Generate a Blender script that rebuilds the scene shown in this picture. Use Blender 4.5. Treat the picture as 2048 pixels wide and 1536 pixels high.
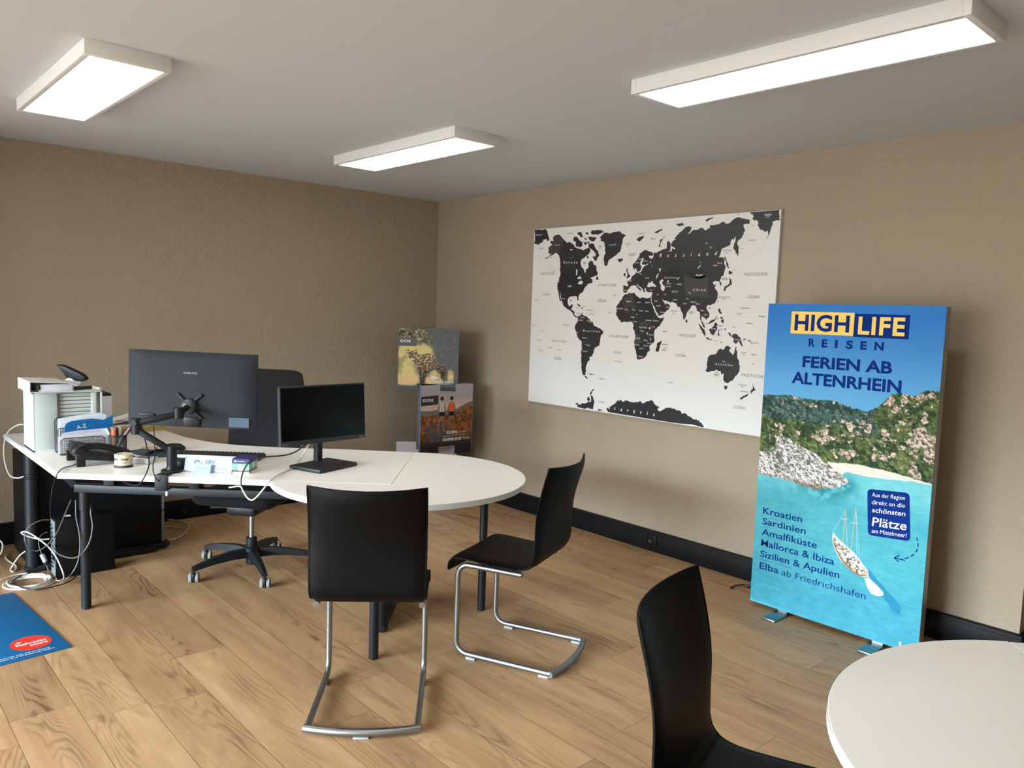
import bpy, bmesh, math, random
import numpy as np
from mathutils import Vector, Matrix
from mathutils.geometry import tessellate_polygon, delaunay_2d_cdt

for _o in list(bpy.data.objects):
    bpy.data.objects.remove(_o, do_unlink=True)
SC = bpy.context.scene
COL = SC.collection
PI = math.pi

# ---------------------------------------------------------------- camera
CH = 2.4175                       # ceiling height
cam_d = bpy.data.cameras.new('camera')
cam = bpy.data.objects.new('camera', cam_d)
COL.objects.link(cam)
cam_d.sensor_width = 36.0
cam_d.lens = 1563.9 / 2048 * 36.0
cam_d.clip_start = 0.05
_yaw, _pit, _rol = math.radians(137.9383), math.radians(-5.166), math.radians(1.9673)
_f = Vector((math.cos(_pit) * math.cos(_yaw), math.cos(_pit) * math.sin(_yaw), math.sin(_pit)))
_r = Vector((math.sin(_yaw), -math.cos(_yaw), 0))
_u = _r.cross(_f)
_r2 = _r * math.cos(_rol) + _u * math.sin(_rol)
_u2 = -_r * math.sin(_rol) + _u * math.cos(_rol)
cam.matrix_world = Matrix(((_r2.x, _u2.x, -_f.x, 5.4727), (_r2.y, _u2.y, -_f.y, -4.0286),
                           (_r2.z, _u2.z, -_f.z, 1.4968), (0, 0, 0, 1)))
SC.camera = cam

# ---------------------------------------------------------------- view, world, daylight
SC.view_settings.view_transform = 'Standard'
SC.view_settings.look = 'None'
SC.view_settings.gamma = 1.0
SC.view_settings.use_curve_mapping = False
SC.view_settings.exposure = 0.0
DAY = 84.0
world = bpy.data.worlds.new('overcast_sky')
SC.world = world
world.use_nodes = True
_n = world.node_tree.nodes; _l = world.node_tree.links
_bg = _n['Background']
_tc = _n.new('ShaderNodeTexCoord'); _sp = _n.new('ShaderNodeSeparateXYZ')
_mr = _n.new('ShaderNodeMapRange'); _cr = _n.new('ShaderNodeValToRGB')
_l.new(_tc.outputs['Generated'], _sp.inputs[0]); _l.new(_sp.outputs['Z'], _mr.inputs['Value'])
_mr.inputs['From Min'].default_value = -0.35; _mr.inputs['From Max'].default_value = 0.6
_cr.color_ramp.elements[0].color = (0.08, 0.08, 0.08, 1)      # pavement and street
_cr.color_ramp.elements[1].color = (0.52, 0.62, 0.70, 1)       # overcast sky
for _p, _c in ((0.36, (0.09, 0.09, 0.09)), (0.39, (0.09, 0.10, 0.105)), (0.45, (0.12, 0.13, 0.135)), (0.54, (0.69, 0.82, 0.91)), (0.66, (0.72, 0.85, 0.95))):
    _e = _cr.color_ramp.elements.new(_p); _e.color = (*_c, 1)  # facades across the street, then open sky
_l.new(_mr.outputs[0], _cr.inputs[0]); _l.new(_cr.outputs[0], _bg.inputs['Color'])
_bg.inputs['Strength'].default_value = DAY

WIN = [(0.4, 3.4), (3.6, 5.4)]
WZ0, WZ1, WY = 0.1, 2.35, -8.5
for _x0, _x1 in WIN:                        # sky light sampling portals inside the openings
    _ld = bpy.data.lights.new('window_daylight', 'AREA')
    _ld.shape = 'RECTANGLE'; _ld.size = _x1 - _x0; _ld.size_y = WZ1 - WZ0
    _ld.cycles.is_portal = True
    _lo = bpy.data.objects.new('window_daylight', _ld); COL.objects.link(_lo)
    _lo.location = ((_x0 + _x1) / 2, WY - 0.02, (WZ0 + WZ1) / 2)
    _lo.rotation_euler = (PI / 2, 0, 0)
LAMP = 9.5                                  # emission of the ceiling panels

# ---------------------------------------------------------------- materials
def lin(c):
    return tuple(((v / 255) / 12.92 if v / 255 <= 0.04045 else ((v / 255 + 0.055) / 1.055) ** 2.4) for v in c)

def lina(a):
    a = np.asarray(a, dtype=float) / 255
    return np.where(a <= 0.04045, a / 12.92, ((a + 0.055) / 1.055) ** 2.4)

_M = {}
def mat(name, rgb, rough=0.5, metal=0.0, spec=0.5, noise=0.0, nscale=40.0, bump=0.0, bscale=200.0, coat=0.0):
    """procedural surface: base colour with slight noise mottling and optional fine bump"""
    if name in _M: return _M[name]
    m = bpy.data.materials.new(name); m.use_nodes = True
    nt = m.node_tree; b = nt.nodes['Principled BSDF']
    c = (*lin(rgb), 1)
    b.inputs['Base Color'].default_value = c
    b.inputs['Roughness'].default_value = rough
    b.inputs['Metallic'].default_value = metal
    b.inputs['Specular IOR Level'].default_value = spec
    if coat: b.inputs['Coat Weight'].default_value = coat
    if noise or bump:
        tc = nt.nodes.new('ShaderNodeTexCoord')
    if noise:
        nz = nt.nodes.new('ShaderNodeTexNoise'); nz.inputs['Scale'].default_value = nscale; nz.inputs['Detail'].default_value = 4
        nt.links.new(tc.outputs['Object'], nz.inputs['Vector'])
        mx = nt.nodes.new('ShaderNodeMix'); mx.data_type = 'RGBA'
        nt.links.new(nz.outputs['Fac'], mx.inputs[0])
        mx.inputs[6].default_value = (*[v * (1 - noise) for v in c[:3]], 1)
        mx.inputs[7].default_value = (*[min(1, v * (1 + noise)) for v in c[:3]], 1)
        nt.links.new(mx.outputs[2], b.inputs['Base Color'])
    if bump:
        n2 = nt.nodes.new('ShaderNodeTexNoise'); n2.inputs['Scale'].default_value = bscale; n2.inputs['Detail'].default_value = 3
        nt.links.new(tc.outputs['Object'], n2.inputs['Vector'])
        bp = nt.nodes.new('ShaderNodeBump'); bp.inputs['Strength'].default_value = bump; bp.inputs['Distance'].default_value = 0.004
        nt.links.new(n2.outputs['Fac'], bp.inputs['Height']); nt.links.new(bp.outputs[0], b.inputs['Normal'])
    _M[name] = m
    return m

def mat_print(name, rough=0.4):
    """printed picture: colour stored per vertex of the picture grid"""
    if name in _M: return _M[name]
    m = bpy.data.materials.new(name); m.use_nodes = True
    nt = m.node_tree; b = nt.nodes['Principled BSDF']
    a = nt.nodes.new('ShaderNodeAttribute'); a.attribute_name = 'Col'
    nt.links.new(a.outputs['Color'], b.inputs['Base Color'])
    b.inputs['Roughness'].default_value = rough; b.inputs['Specular IOR Level'].default_value = 0.15
    _M[name] = m
    return m

def mat_emit(name, rgb, s, edge=None):
    if name in _M: return _M[name]
    m = bpy.data.materials.new(name); m.use_nodes = True
    nt = m.node_tree; b = nt.nodes['Principled BSDF']
    b.inputs['Base Color'].default_value = (0.8, 0.8, 0.8, 1)
    b.inputs['Emission Color'].default_value = (*lin(rgb), 1)
    b.inputs['Emission Strength'].default_value = s
    _M[name] = m
    return m

def mat_wall():
    m = bpy.data.materials.new('taupe_plaster'); m.use_nodes = True
    nt = m.node_tree; b = nt.nodes['Principled BSDF']; N = nt.nodes.new; L = nt.links.new
    tc = N('ShaderNodeTexCoord')
    n1 = N('ShaderNodeTexNoise'); n1.inputs['Scale'].default_value = 2.2; n1.inputs['Detail'].default_value = 5
    L(tc.outputs['Object'], n1.inputs['Vector'])
    mx = N('ShaderNodeMix'); mx.data_type = 'RGBA'; L(n1.outputs['Fac'], mx.inputs[0])
    mx.inputs[6].default_value = (*lin((161, 147, 128)), 1); mx.inputs[7].default_value = (*lin((168, 154, 134)), 1)
    L(mx.outputs[2], b.inputs['Base Color'])
    b.inputs['Roughness'].default_value = 0.9; b.inputs['Specular IOR Level'].default_value = 0.15
    n2 = N('ShaderNodeTexNoise'); n2.inputs['Scale'].default_value = 46; n2.inputs['Detail'].default_value = 5; n2.inputs['Distortion'].default_value = 0.6
    n3 = N('ShaderNodeTexNoise'); n3.inputs['Scale'].default_value = 9; n3.inputs['Detail'].default_value = 3
    L(tc.outputs['Object'], n2.inputs['Vector']); L(tc.outputs['Object'], n3.inputs['Vector'])
    ad = N('ShaderNodeMath'); ad.operation = 'MULTIPLY_ADD'; L(n3.outputs['Fac'], ad.inputs[0]); ad.inputs[1].default_value = 1.1; L(n2.outputs['Fac'], ad.inputs[2])
    bp = N('ShaderNodeBump'); bp.inputs['Strength'].default_value = 0.9; bp.inputs['Distance'].default_value = 0.007
    L(ad.outputs[0], bp.inputs['Height']); L(bp.outputs[0], b.inputs['Normal'])
    return m

def mat_floor():
    m = bpy.data.materials.new('oak_planks'); m.use_nodes = True
    nt = m.node_tree; b = nt.nodes['Principled BSDF']; N = nt.nodes.new; L = nt.links.new
    def M(op, a, c=None, d=None):
        n = N('ShaderNodeMath'); n.operation = op
        for i, v in enumerate((a, c, d)):
            if v is None: continue
            if isinstance(v, (int, float)): n.inputs[i].default_value = v
            else: L(v, n.inputs[i])
        return n.outputs[0]
    tc = N('ShaderNodeTexCoord'); sp = N('ShaderNodeSeparateXYZ'); L(tc.outputs['Object'], sp.inputs[0])
    X, Y = sp.outputs[0], sp.outputs[1]
    PW, PL = 0.2085, 1.29
    ry = M('DIVIDE', M('ADD', Y, 3.133 + 20 * PW), PW)
    row = M('FLOOR', ry); fy = M('FRACT', ry)
    wn = N('ShaderNodeTexWhiteNoise'); wn.noise_dimensions = '1D'; L(row, wn.inputs['W'])
    rx = M('ADD', M('DIVIDE', X, PL), M('MULTIPLY', wn.outputs['Value'], 7.3))
    pk = M('FLOOR', rx); fx = M('FRACT', rx)
    cv = N('ShaderNodeCombineXYZ'); L(row, cv.inputs[0]); L(pk, cv.inputs[1])
    w2 = N('ShaderNodeTexWhiteNoise'); w2.noise_dimensions = '2D'; L(cv.outputs[0], w2.inputs['Vector'])
    rnd = w2.outputs['Value']
    # wood grain, long in x, shifted per plank
    gv = N('ShaderNodeCombineXYZ'); L(M('MULTIPLY_ADD', X, 1.0, M('MULTIPLY', rnd, 37.0)), gv.inputs[0])
    L(M('MULTIPLY_ADD', Y, 7.0, M('MULTIPLY', rnd, 11.0)), gv.inputs[1]); L(M('MULTIPLY', rnd, 50.0), gv.inputs[2])
    n1 = N('ShaderNodeTexNoise'); n1.inputs['Scale'].default_value = 1.5; n1.inputs['Detail'].default_value = 7; n1.inputs['Roughness'].default_value = 0.62; n1.inputs['Distortion'].default_value = 0.8
    L(gv.outputs[0], n1.inputs['Vector'])
    # cathedral rings
    hv = N('ShaderNodeCombineXYZ'); L(M('MULTIPLY_ADD', X, 0.55, M('MULTIPLY', rnd, 13.0)), hv.inputs[0])
    L(M('MULTIPLY_ADD', Y, 3.2, M('MULTIPLY', rnd, 29.0)), hv.inputs[1])
    n2 = N('ShaderNodeTexNoise'); n2.inputs['Scale'].default_value = 1.6; n2.inputs['Detail'].default_value = 1.5; n2.inputs['Distortion'].default_value = 0.5
    L(hv.outputs[0], n2.inputs['Vector'])
    ring = M('SINE', M('MULTIPLY', n2.outputs['Fac'], 150.0))
    ringm = M('POWER', M('MULTIPLY_ADD', ring, 0.5, 0.5), 3.0)
    # where the rings show
    n4 = N('ShaderNodeTexNoise'); n4.inputs['Scale'].default_value = 1.1; n4.inputs['Detail'].default_value = 2
    L(gv.outputs[0], n4.inputs['Vector'])
    rmask = N('ShaderNodeMapRange'); L(n4.outputs['Fac'], rmask.inputs['Value']); rmask.inputs['From Min'].default_value = 0.46; rmask.inputs['From Max'].default_value = 0.62
    # fine fibres
    fv = N('ShaderNodeCombineXYZ'); L(M('MULTIPLY', X, 6.0), fv.inputs[0]); L(M('MULTIPLY', Y, 160.0), fv.inputs[1]); L(rnd, fv.inputs[2])
    n3 = N('ShaderNodeTexNoise'); n3.inputs['Scale'].default_value = 1.0; n3.inputs['Detail'].default_value = 3
    L(fv.outputs[0], n3.inputs['Vector'])
    # tone value
    t = M('ADD', M('MULTIPLY_ADD', rnd, 0.18, 0.0), M('MULTIPLY', n1.outputs['Fac'], 0.80))
    t = M('ADD', t, M('MULTIPLY', n3.outputs['Fac'], 0.20))
    t = M('SUBTRACT', t, M('MULTIPLY', M('MULTIPLY', ringm, rmask.outputs[0]), 0.24))
    cr = N('ShaderNodeValToRGB'); L(t, cr.inputs[0])
    e = cr.color_ramp.elements
    e[0].position = 0.18; e[0].color = (*lin((104, 77, 53)), 1)
    e[1].position = 0.86; e[1].color = (*lin((186, 153, 113)), 1)
    x = e.new(0.42); x.color = (*lin((146, 113, 81)), 1)
    x = e.new(0.62); x.color = (*lin((165, 131, 94)), 1)
    # knots
    vo = N('ShaderNodeTexVoronoi'); vo.inputs['Scale'].default_value = 1.0
    kv = N('ShaderNodeCombineXYZ'); L(M('MULTIPLY', X, 1.7), kv.inputs[0]); L(M('MULTIPLY', Y, 4.2), kv.inputs[1])
    L(kv.outputs[0], vo.inputs['Vector'])
    kn = N('ShaderNodeMapRange'); L(vo.outputs['Distance'], kn.inputs['Value']); kn.inputs['From Min'].default_value = 0.02; kn.inputs['From Max'].default_value = 0.085
    kn.inputs['To Min'].default_value = 0.55; kn.inputs['To Max'].default_value = 1.0
    # joints
    dy = M('MULTIPLY', M('MINIMUM', fy, M('SUBTRACT', 1.0, fy)), PW)
    dx = M('MULTIPLY', M('MINIMUM', fx, M('SUBTRACT', 1.0, fx)), PL)
    d = M('MINIMUM', dy, dx)
    jm = N('ShaderNodeMapRange'); L(d, jm.inputs['Value']); jm.inputs['From Min'].default_value = 0.0008; jm.inputs['From Max'].default_value = 0.0024
    jm.inputs['To Min'].default_value = 0.62; jm.inputs['To Max'].default_value = 1.0
    mm = M('MULTIPLY', jm.outputs[0], kn.outputs[0])
    mx = N('ShaderNodeMix'); mx.data_type = 'RGBA'; mx.blend_type = 'MULTIPLY'; mx.inputs[0].default_value = 1.0
    L(cr.outputs[0], mx.inputs[6])
    cc = N('ShaderNodeCombineColor'); L(mm, cc.inputs[0]); L(mm, cc.inputs[1]); L(mm, cc.inputs[2]); L(cc.outputs[0], mx.inputs[7])
    L(mx.outputs[2], b.inputs['Base Color'])
    rr = N('ShaderNodeMapRange'); L(n1.outputs['Fac'], rr.inputs['Value']); rr.inputs['To Min'].default_value = 0.42; rr.inputs['To Max'].default_value = 0.56
    L(rr.outputs[0], b.inputs['Roughness']); b.inputs['Specular IOR Level'].default_value = 0.38
    bp = N('ShaderNodeBump'); bp.inputs['Strength'].default_value = 0.35; bp.inputs['Distance'].default_value = 0.003
    hh = M('ADD', M('MULTIPLY', jm.outputs[0], 1.0), M('MULTIPLY', n3.outputs['Fac'], 0.22))
    L(hh, bp.inputs['Height']); L(bp.outputs[0], b.inputs['Normal'])
    return m

WALL = mat_wall(); FLOOR = mat_floor()
CEIL = mat('ceiling_paint', (206, 213, 220), 0.9, spec=0.1, noise=0.015, nscale=3)
WHITE = mat('white_laminate', (237, 233, 226), 0.34, spec=0.45, noise=0.01, nscale=6)
WEDGE = mat('white_edge_band', (206, 211, 211), 0.45)
BLACK = mat('black_powder_coat', (19, 23, 27), 0.45, spec=0.3)
BLK2 = mat('black_trunking', (11, 12, 13), 0.5, spec=.18)
LEATH = mat('black_leather', (6, 6, 6), 0.5, spec=0.14, bump=0.22, bscale=420)
CHROME = mat('satin_chrome', (150, 151, 151), 0.38, metal=1.0)
PLAST = mat('black_plastic', (16, 17, 19), 0.42, spec=.35, bump=0.05, bscale=600)
ANTH = mat('anthracite_plastic', (22, 27, 32), 0.6, spec=0.3, noise=0.03, nscale=30)
LGREY = mat('light_grey_plastic', (192, 200, 195), 0.45)
SHUT = mat('shutter_grey', (196, 204, 202), 0.5)
PAPER = mat('white_paper', (208, 209, 214), 0.8, spec=0.2)
WCAB = mat('white_cable', (206, 204, 195), 0.45)
GCAB = mat('grey_cable', (88, 86, 83), 0.45)
BCAB = mat('black_cable', (22, 22, 23), 0.45)
STEEL = mat('brushed_steel', (150, 153, 156), 0.35, metal=1.0)
INKD = mat('navy_print', (11, 46, 122), 0.8, spec=.1)
INKW = mat('white_print', (226, 226, 226), 0.7, spec=.2)
INKK = mat('black_print', (24, 24, 26), 0.5)
LAMPW = mat('lamp_housing_white', (226, 229, 229), 0.5)
DIFF = mat_emit('lit_diffuser', (255, 251, 246), LAMP)

# ---------------------------------------------------------------- mesh helpers
class MB:
    """collects shapes in world (or local) coordinates into one mesh"""
    def __init__(s): s.v = []; s.f = []; s.m = []
    def add(s, vs, fs, mi=0):
        k = len(s.v); s.v += [tuple(v) for v in vs]
        for f in fs: s.f.append([i + k for i in f]); s.m.append(mi)
        return s
    def addbm(s, bm, M=None, mi=0):
        if M is not None: bm.transform(M)
        bm.verts.index_update()
        s.add([v.co[:] for v in bm.verts], [[v.index for v in f.verts] for f in bm.faces], mi)
        bm.free(); return s
    def box(s, c, d, rz=0.0, bev=0.0, seg=2, mi=0, M=None):
        bm = bmesh.new(); bmesh.ops.create_cube(bm, size=1.0)
        bmesh.ops.scale(bm, vec=d, verts=bm.verts)
        if bev: bmesh.ops.bevel(bm, geom=bm.edges[:], offset=bev, segments=seg, affect='EDGES', profile=0.5)
        T = Matrix.Translation(c) @ Matrix.Rotation(rz, 4, 'Z')
        return s.addbm(bm, T if M is None else M @ T, mi)
    def prism(s, poly, z0, z1, M=None, bev=0.0, mi=0, seg=2):
        bm = bmesh.new()
        lo = [bm.verts.new((x, y, z0)) for x, y in poly]; hi = [bm.verts.new((x, y, z1)) for x, y in poly]
        n = len(poly)
        bm.faces.new(lo[::-1]); bm.faces.new(hi)
        for i in range(n): bm.faces.new((lo[i], lo[(i + 1) % n], hi[(i + 1) % n], hi[i]))
        bmesh.ops.recalc_face_normals(bm, faces=bm.faces)
        if bev:
            ed = [e for e in bm.edges if abs(e.verts[0].co.z - e.verts[1].co.z) < 1e-6]
            bmesh.ops.bevel(bm, geom=ed, offset=bev, segments=seg, affect='EDGES', profile=0.5)
        return s.addbm(bm, M, mi)
    def tube(s, pts, r, n=8, closed=False, smooth=0, mi=0, M=None, caps=True):
        P = [Vector(p) for p in pts]
        if smooth: P = spline(P, smooth, closed)
        if M is not None: P = [M @ p for p in P]
        k = len(P); R = r if hasattr(r, '__len__') else [r] * k
        if len(R) != k: R = list(np.interp(np.linspace(0, 1, k), np.linspace(0, 1, len(R)), R))
        vs = []; up = None
        for i in range(k):
            a = P[i - 1] if (i or closed) else P[0]; b = P[(i + 1) % k] if (i < k - 1 or closed) else P[-1]
            t = (b - a)
            if t.length < 1e-9: t = Vector((0, 0, 1))
            t.normalize()
            if up is None:
                up = Vector((0, 0, 1)) if abs(t.z) < 0.9 else Vector((1, 0, 0))
            up = up - t * up.dot(t)
            if up.length < 1e-6: up = t.orthogonal()
            up.normalize(); sd = t.cross(up)
            for j in range(n):
                a_ = 2 * PI * j / n
                vs.append(P[i] + (up * math.cos(a_) + sd * math.sin(a_)) * R[i])
        fs = []
        for i in range(k if closed else k - 1):
            i2 = (i + 1) % k
            for j in range(n):
                fs.append((i * n + j, i * n + (j + 1) % n, i2 * n + (j + 1) % n, i2 * n + j))
        if not closed and caps:
            fs.append(tuple(range(n))[::-1]); fs.append(tuple((k - 1) * n + j for j in range(n)))
        return s.add(vs, fs, mi)
    def cyl(s, c, r, z0, z1, n=24, bev=0.0, mi=0, M=None, r2=None):
        r2 = r if r2 is None else r2
        b = min(bev, (z1 - z0) / 2)
        prof = [(0, z0), (r - b, z0), (r, z0 + b), (r2, z1 - b), (r2 - b, z1), (0, z1)] if b else [(0, z0), (r, z0), (r2, z1), (0, z1)]
        return s.lathe(prof, c, n, mi, M)
    def lathe(s, prof, c=(0, 0), n=24, mi=0, M=None):
        vs = []; fs = []; idx = []
        for r, z in prof:
            if r < 1e-7: idx.append([len(vs)]); vs.append(Vector((c[0], c[1], z)))
            else:
                idx.append(list(range(len(vs), len(vs) + n)))
                for j in range(n): vs.append(Vector((c[0] + r * math.cos(2 * PI * j / n), c[1] + r * math.sin(2 * PI * j / n), z)))
        for a, b in zip(idx, idx[1:]):
            for j in range(n):
                q = [a[j % len(a)], a[(j + 1) % len(a)], b[(j + 1) % len(b)], b[j % len(b)]]
                q2 = []
                for x in q:
                    if x not in q2: q2.append(x)
                if len(q2) > 2: fs.append(q2)
        if M is not None: vs = [M @ v for v in vs]
        return s.add(vs, fs, mi)
    def flat(s, poly, O, ex, ey, mi=0, lift=0.0):
        """filled flat polygon in the plane O + x*ex + y*ey"""
        O, ex, ey = Vector(O), Vector(ex), Vector(ey); nrm = ex.cross(ey).normalized() * lift
        n = len(poly)
        pts_, _e, tris, *_ = delaunay_2d_cdt([Vector(q) for q in poly], [(i, (i + 1) % n) for i in range(n)], [], 1, 1e-6)
        p2 = [(q.x, q.y) for q in pts_]
        return s.add([O + ex * x + ey * y + nrm for x, y in p2], [ccw(p2, t) for t in tris], mi)
    def build(s, name, mats, parent=None, smooth=35):
        me = bpy.data.meshes.new(name)
        vs = s.v
        if parent is not None:
            inv = parent.matrix_basis.inverted(); vs = [inv @ Vector(v) for v in vs]
        me.from_pydata([tuple(v) for v in vs], [], s.f)
        for m in (mats if isinstance(mats, (list, tuple)) else [mats]): me.materials.append(m)
        me.polygons.foreach_set('material_index', s.m)
        if smooth:
            me.polygons.foreach_set('use_smooth', [True] * len(me.polygons)); me.update()
            me.set_sharp_from_angle(angle=math.radians(smooth))
        me.update()
        o = bpy.data.objects.new(name, me); COL.objects.link(o)
        if parent is not None: o.parent = parent
        return o

def ccw(poly, t):
    (ax, ay), (bx, by), (cx, cy) = (poly[i] for i in t)
    return tuple(t) if (bx - ax) * (cy - ay) - (by - ay) * (cx - ax) > 0 else tuple(t)[::-1]

def spline(P, n, closed=False):
    P = [Vector(p) for p in P]; k = len(P); out = []
    for i in range(k if closed else k - 1):
        g = lambda j: P[j % k] if closed else P[max(0, min(k - 1, j))]
        a, b, c, d = g(i - 1), g(i), g(i + 1), g(i + 2)
        for j in range(n):
            t = j / n
            out.append(0.5 * ((2 * b) + (c - a) * t + (2 * a - 5 * b + 4 * c - d) * t * t + (3 * b - a - 3 * c + d) * t ** 3))
    if not closed: out.append(P[-1])
    return out

def tag(o, label=None, cat=None, group=None, kind=None):
    if label: o['label'] = label
    if cat: o['category'] = cat
    if group: o['group'] = group
    if kind: o['kind'] = kind
    return o

def thing(name, label, cat, loc=(0, 0, 0), rz=0.0, group=None):
    o = bpy.data.objects.new(name, None); COL.objects.link(o)
    o.location = loc; o.rotation_euler = (0, 0, rz); o.empty_display_size = 0.05
    o.matrix_basis = Matrix.Translation(loc) @ Matrix.Rotation(rz, 4, 'Z')
    return tag(o, label, cat, group)

def dup(root, loc, rz, label, group=None):
    r = root.copy(); COL.objects.link(r); r.location = loc; r.rotation_euler = (0, 0, rz)
    r['label'] = label
    if group: r['group'] = group
    for ch in list(root.children):
        c = ch.copy(); COL.objects.link(c); c.parent = r
        for g in list(ch.children):
            d = g.copy(); COL.objects.link(d); d.parent = c
    return r

def struct(name, mb, m, smooth=35):
    return tag(mb.build(name, m, smooth=smooth), kind='structure')

# ---------------------------------------------------------------- lettering
_TC = {}
def glyphs(txt, bold=0.0, shear=0.0, space=1.0, res=3):
    key = (txt, bold, shear, space, res)
    if key in _TC: return _TC[key]
    cu = bpy.data.curves.new('lettering', 'FONT'); cu.body = txt; cu.size = 1.0; cu.offset = bold; cu.shear = shear
    cu.space_character = space; cu.resolution_u = res; cu.fill_mode = 'BOTH'
    ob = bpy.data.objects.new('lettering', cu); COL.objects.link(ob)
    dg = bpy.context.evaluated_depsgraph_get(); dg.update()
    ev = ob.evaluated_get(dg); me = ev.to_mesh()
    vs = [(v.co.x, v.co.y) for v in me.vertices]; fs = [tuple(p.vertices) for p in me.polygons]
    ev.to_mesh_clear(); bpy.data.objects.remove(ob); bpy.data.curves.remove(cu)
    _TC[key] = (vs, fs); return vs, fs
_cap = glyphs('H')[0]; CAPH = max(v[1] for v in _cap) - min(v[1] for v in _cap)

def text(mb, txt, O, ex, ey, cap, width=None, mi=0, lift=0.0006, bold=0.0, shear=0.0, space=1.0, res=3):
    """lettering standing on baseline point O; cap = capital height, width = total width (both in units of ex, ey)"""
    vs, fs = glyphs(txt, bold, shear, space, res)
    if not vs: return
    x0 = min(v[0] for v in vs); x1 = max(v[0] for v in vs)
    sy = cap / CAPH; sx = (width / (x1 - x0)) if width else sy
    O, ex, ey = Vector(O), Vector(ex), Vector(ey); nrm = ex.cross(ey).normalized() * lift
    out = [O + ex * ((x - x0) * sx) + ey * (y * sy) + nrm for x, y in vs]
    fl = [ccw(vs, f) if len(f) == 3 else f for f in fs]
    mb.add(out, fl, mi)

# ---------------------------------------------------------------- painting helpers (printed pictures)
def vnoise(x, y, seed):
    rng = np.random.RandomState(seed); T = rng.rand(64, 64)
    xi = np.floor(x).astype(int); yi = np.floor(y).astype(int); fx = x - xi; fy = y - yi
    fx = fx * fx * (3 - 2 * fx); fy = fy * fy * (3 - 2 * fy)
    g = lambda a, b: T[a % 64, b % 64]
    return (g(xi, yi) * (1 - fx) + g(xi + 1, yi) * fx) * (1 - fy) + (g(xi, yi + 1) * (1 - fx) + g(xi + 1, yi + 1) * fx) * fy
def fbm(x, y, seed, o=4):
    s = 0; a = 0.5; t = 0
    for i in range(o):
        s = s + a * vnoise(x * 2 ** i, y * 2 ** i, seed + i); t += a; a *= 0.55
    return s / t
def inpoly(x, y, poly):
    r = np.zeros(x.shape, bool); n = len(poly)
    for i in range(n):
        x0, y0 = poly[i]; x1, y1 = poly[(i + 1) % n]
        if y0 == y1: continue
        c = ((y0 > y) != (y1 > y)) & (x < (x1 - x0) * (y - y0) / (y1 - y0) + x0)
        r ^= c
    return r
def sm(a, b, x):
    t = np.clip((x - a) / (b - a), 0, 1); return t * t * (3 - 2 * t)
def mixc(c, col, m):
    m = np.asarray(m, float)[..., None]; return c * (1 - m) + np.asarray(col, float) * m
def picture(name, col, O, ex, ey, w, h, extra, mats, parent):
    """grid of coloured vertices (the printed picture) plus lettering meshes in extra (an MB)"""
    ny, nx = col.shape[:2]
    O, ex, ey = Vector(O), Vector(ex), Vector(ey)
    us = np.linspace(0, w, nx); vs_ = np.linspace(0, h, ny)
    U, V = np.meshgrid(us, vs_)
    P = np.array(O)[None, None] + U[..., None] * np.array(ex) + V[..., None] * np.array(ey)
    P = P.reshape(-1, 3)
    i = np.arange(nx * ny).reshape(ny, nx)
    Q = np.stack([i[:-1, :-1], i[:-1, 1:], i[1:, 1:], i[1:, :-1]], -1).reshape(-1, 4)
    verts = P.tolist(); faces = Q.tolist(); mi = [0] * len(faces); k = len(verts)
    verts += [tuple(v) for v in extra.v]; faces += [[a + k for a in f] for f in extra.f]; mi += [m + 1 for m in extra.m]
    inv = parent.matrix_basis.inverted()
    A = np.array(verts) @ np.array(inv.to_3x3()).T + np.array(inv.translation)
    me = bpy.data.meshes.new(name); me.from_pydata(A.tolist(), [], faces)
    for m in mats: me.materials.append(m)
    me.polygons.foreach_set('material_index', mi)
    at = me.color_attributes.new('Col', 'FLOAT_COLOR', 'POINT')
    C = np.ones((len(verts), 4), np.float32); C[:k, :3] = lina(np.clip(col, 0, 255)).reshape(-1, 3)
    at.data.foreach_set('color', C.ravel())
    me.update()
    o = bpy.data.objects.new(name, me); COL.objects.link(o); o.parent = parent
    return o
def blur(m, k):
    m = np.asarray(m, float)
    for ax in (0, 1):
        for _ in range(2):
            c = np.cumsum(np.pad(m, [(k + 1, k) if a == ax else (0, 0) for a in (0, 1)], mode='edge'), axis=ax)
            m = (np.take(c, range(2 * k + 1, c.shape[ax]), ax) - np.take(c, range(0, c.shape[ax] - 2 * k - 1), ax)) / (2 * k + 1)
    return m
def worley(x, y, seed):
    rng = np.random.RandomState(seed); J = rng.rand(64, 64, 3); xi = np.floor(x).astype(int); yi = np.floor(y).astype(int)
    d = np.full(x.shape, 9.0); v = np.zeros(x.shape)
    for a in (-1, 0, 1):
        for b in (-1, 0, 1):
            j = J[(xi + a) % 64, (yi + b) % 64]; e = np.hypot(xi + a + j[..., 0] - x, yi + b + j[..., 1] - y)
            v = np.where(e < d, j[..., 2], v); d = np.minimum(d, e)
    return d, v
def raster(w, h, step):
    nx = int(round(w / step)) + 1; ny = int(round(h / step)) + 1
    return np.meshgrid(np.linspace(0, w, nx), np.linspace(0, h, ny))

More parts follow.
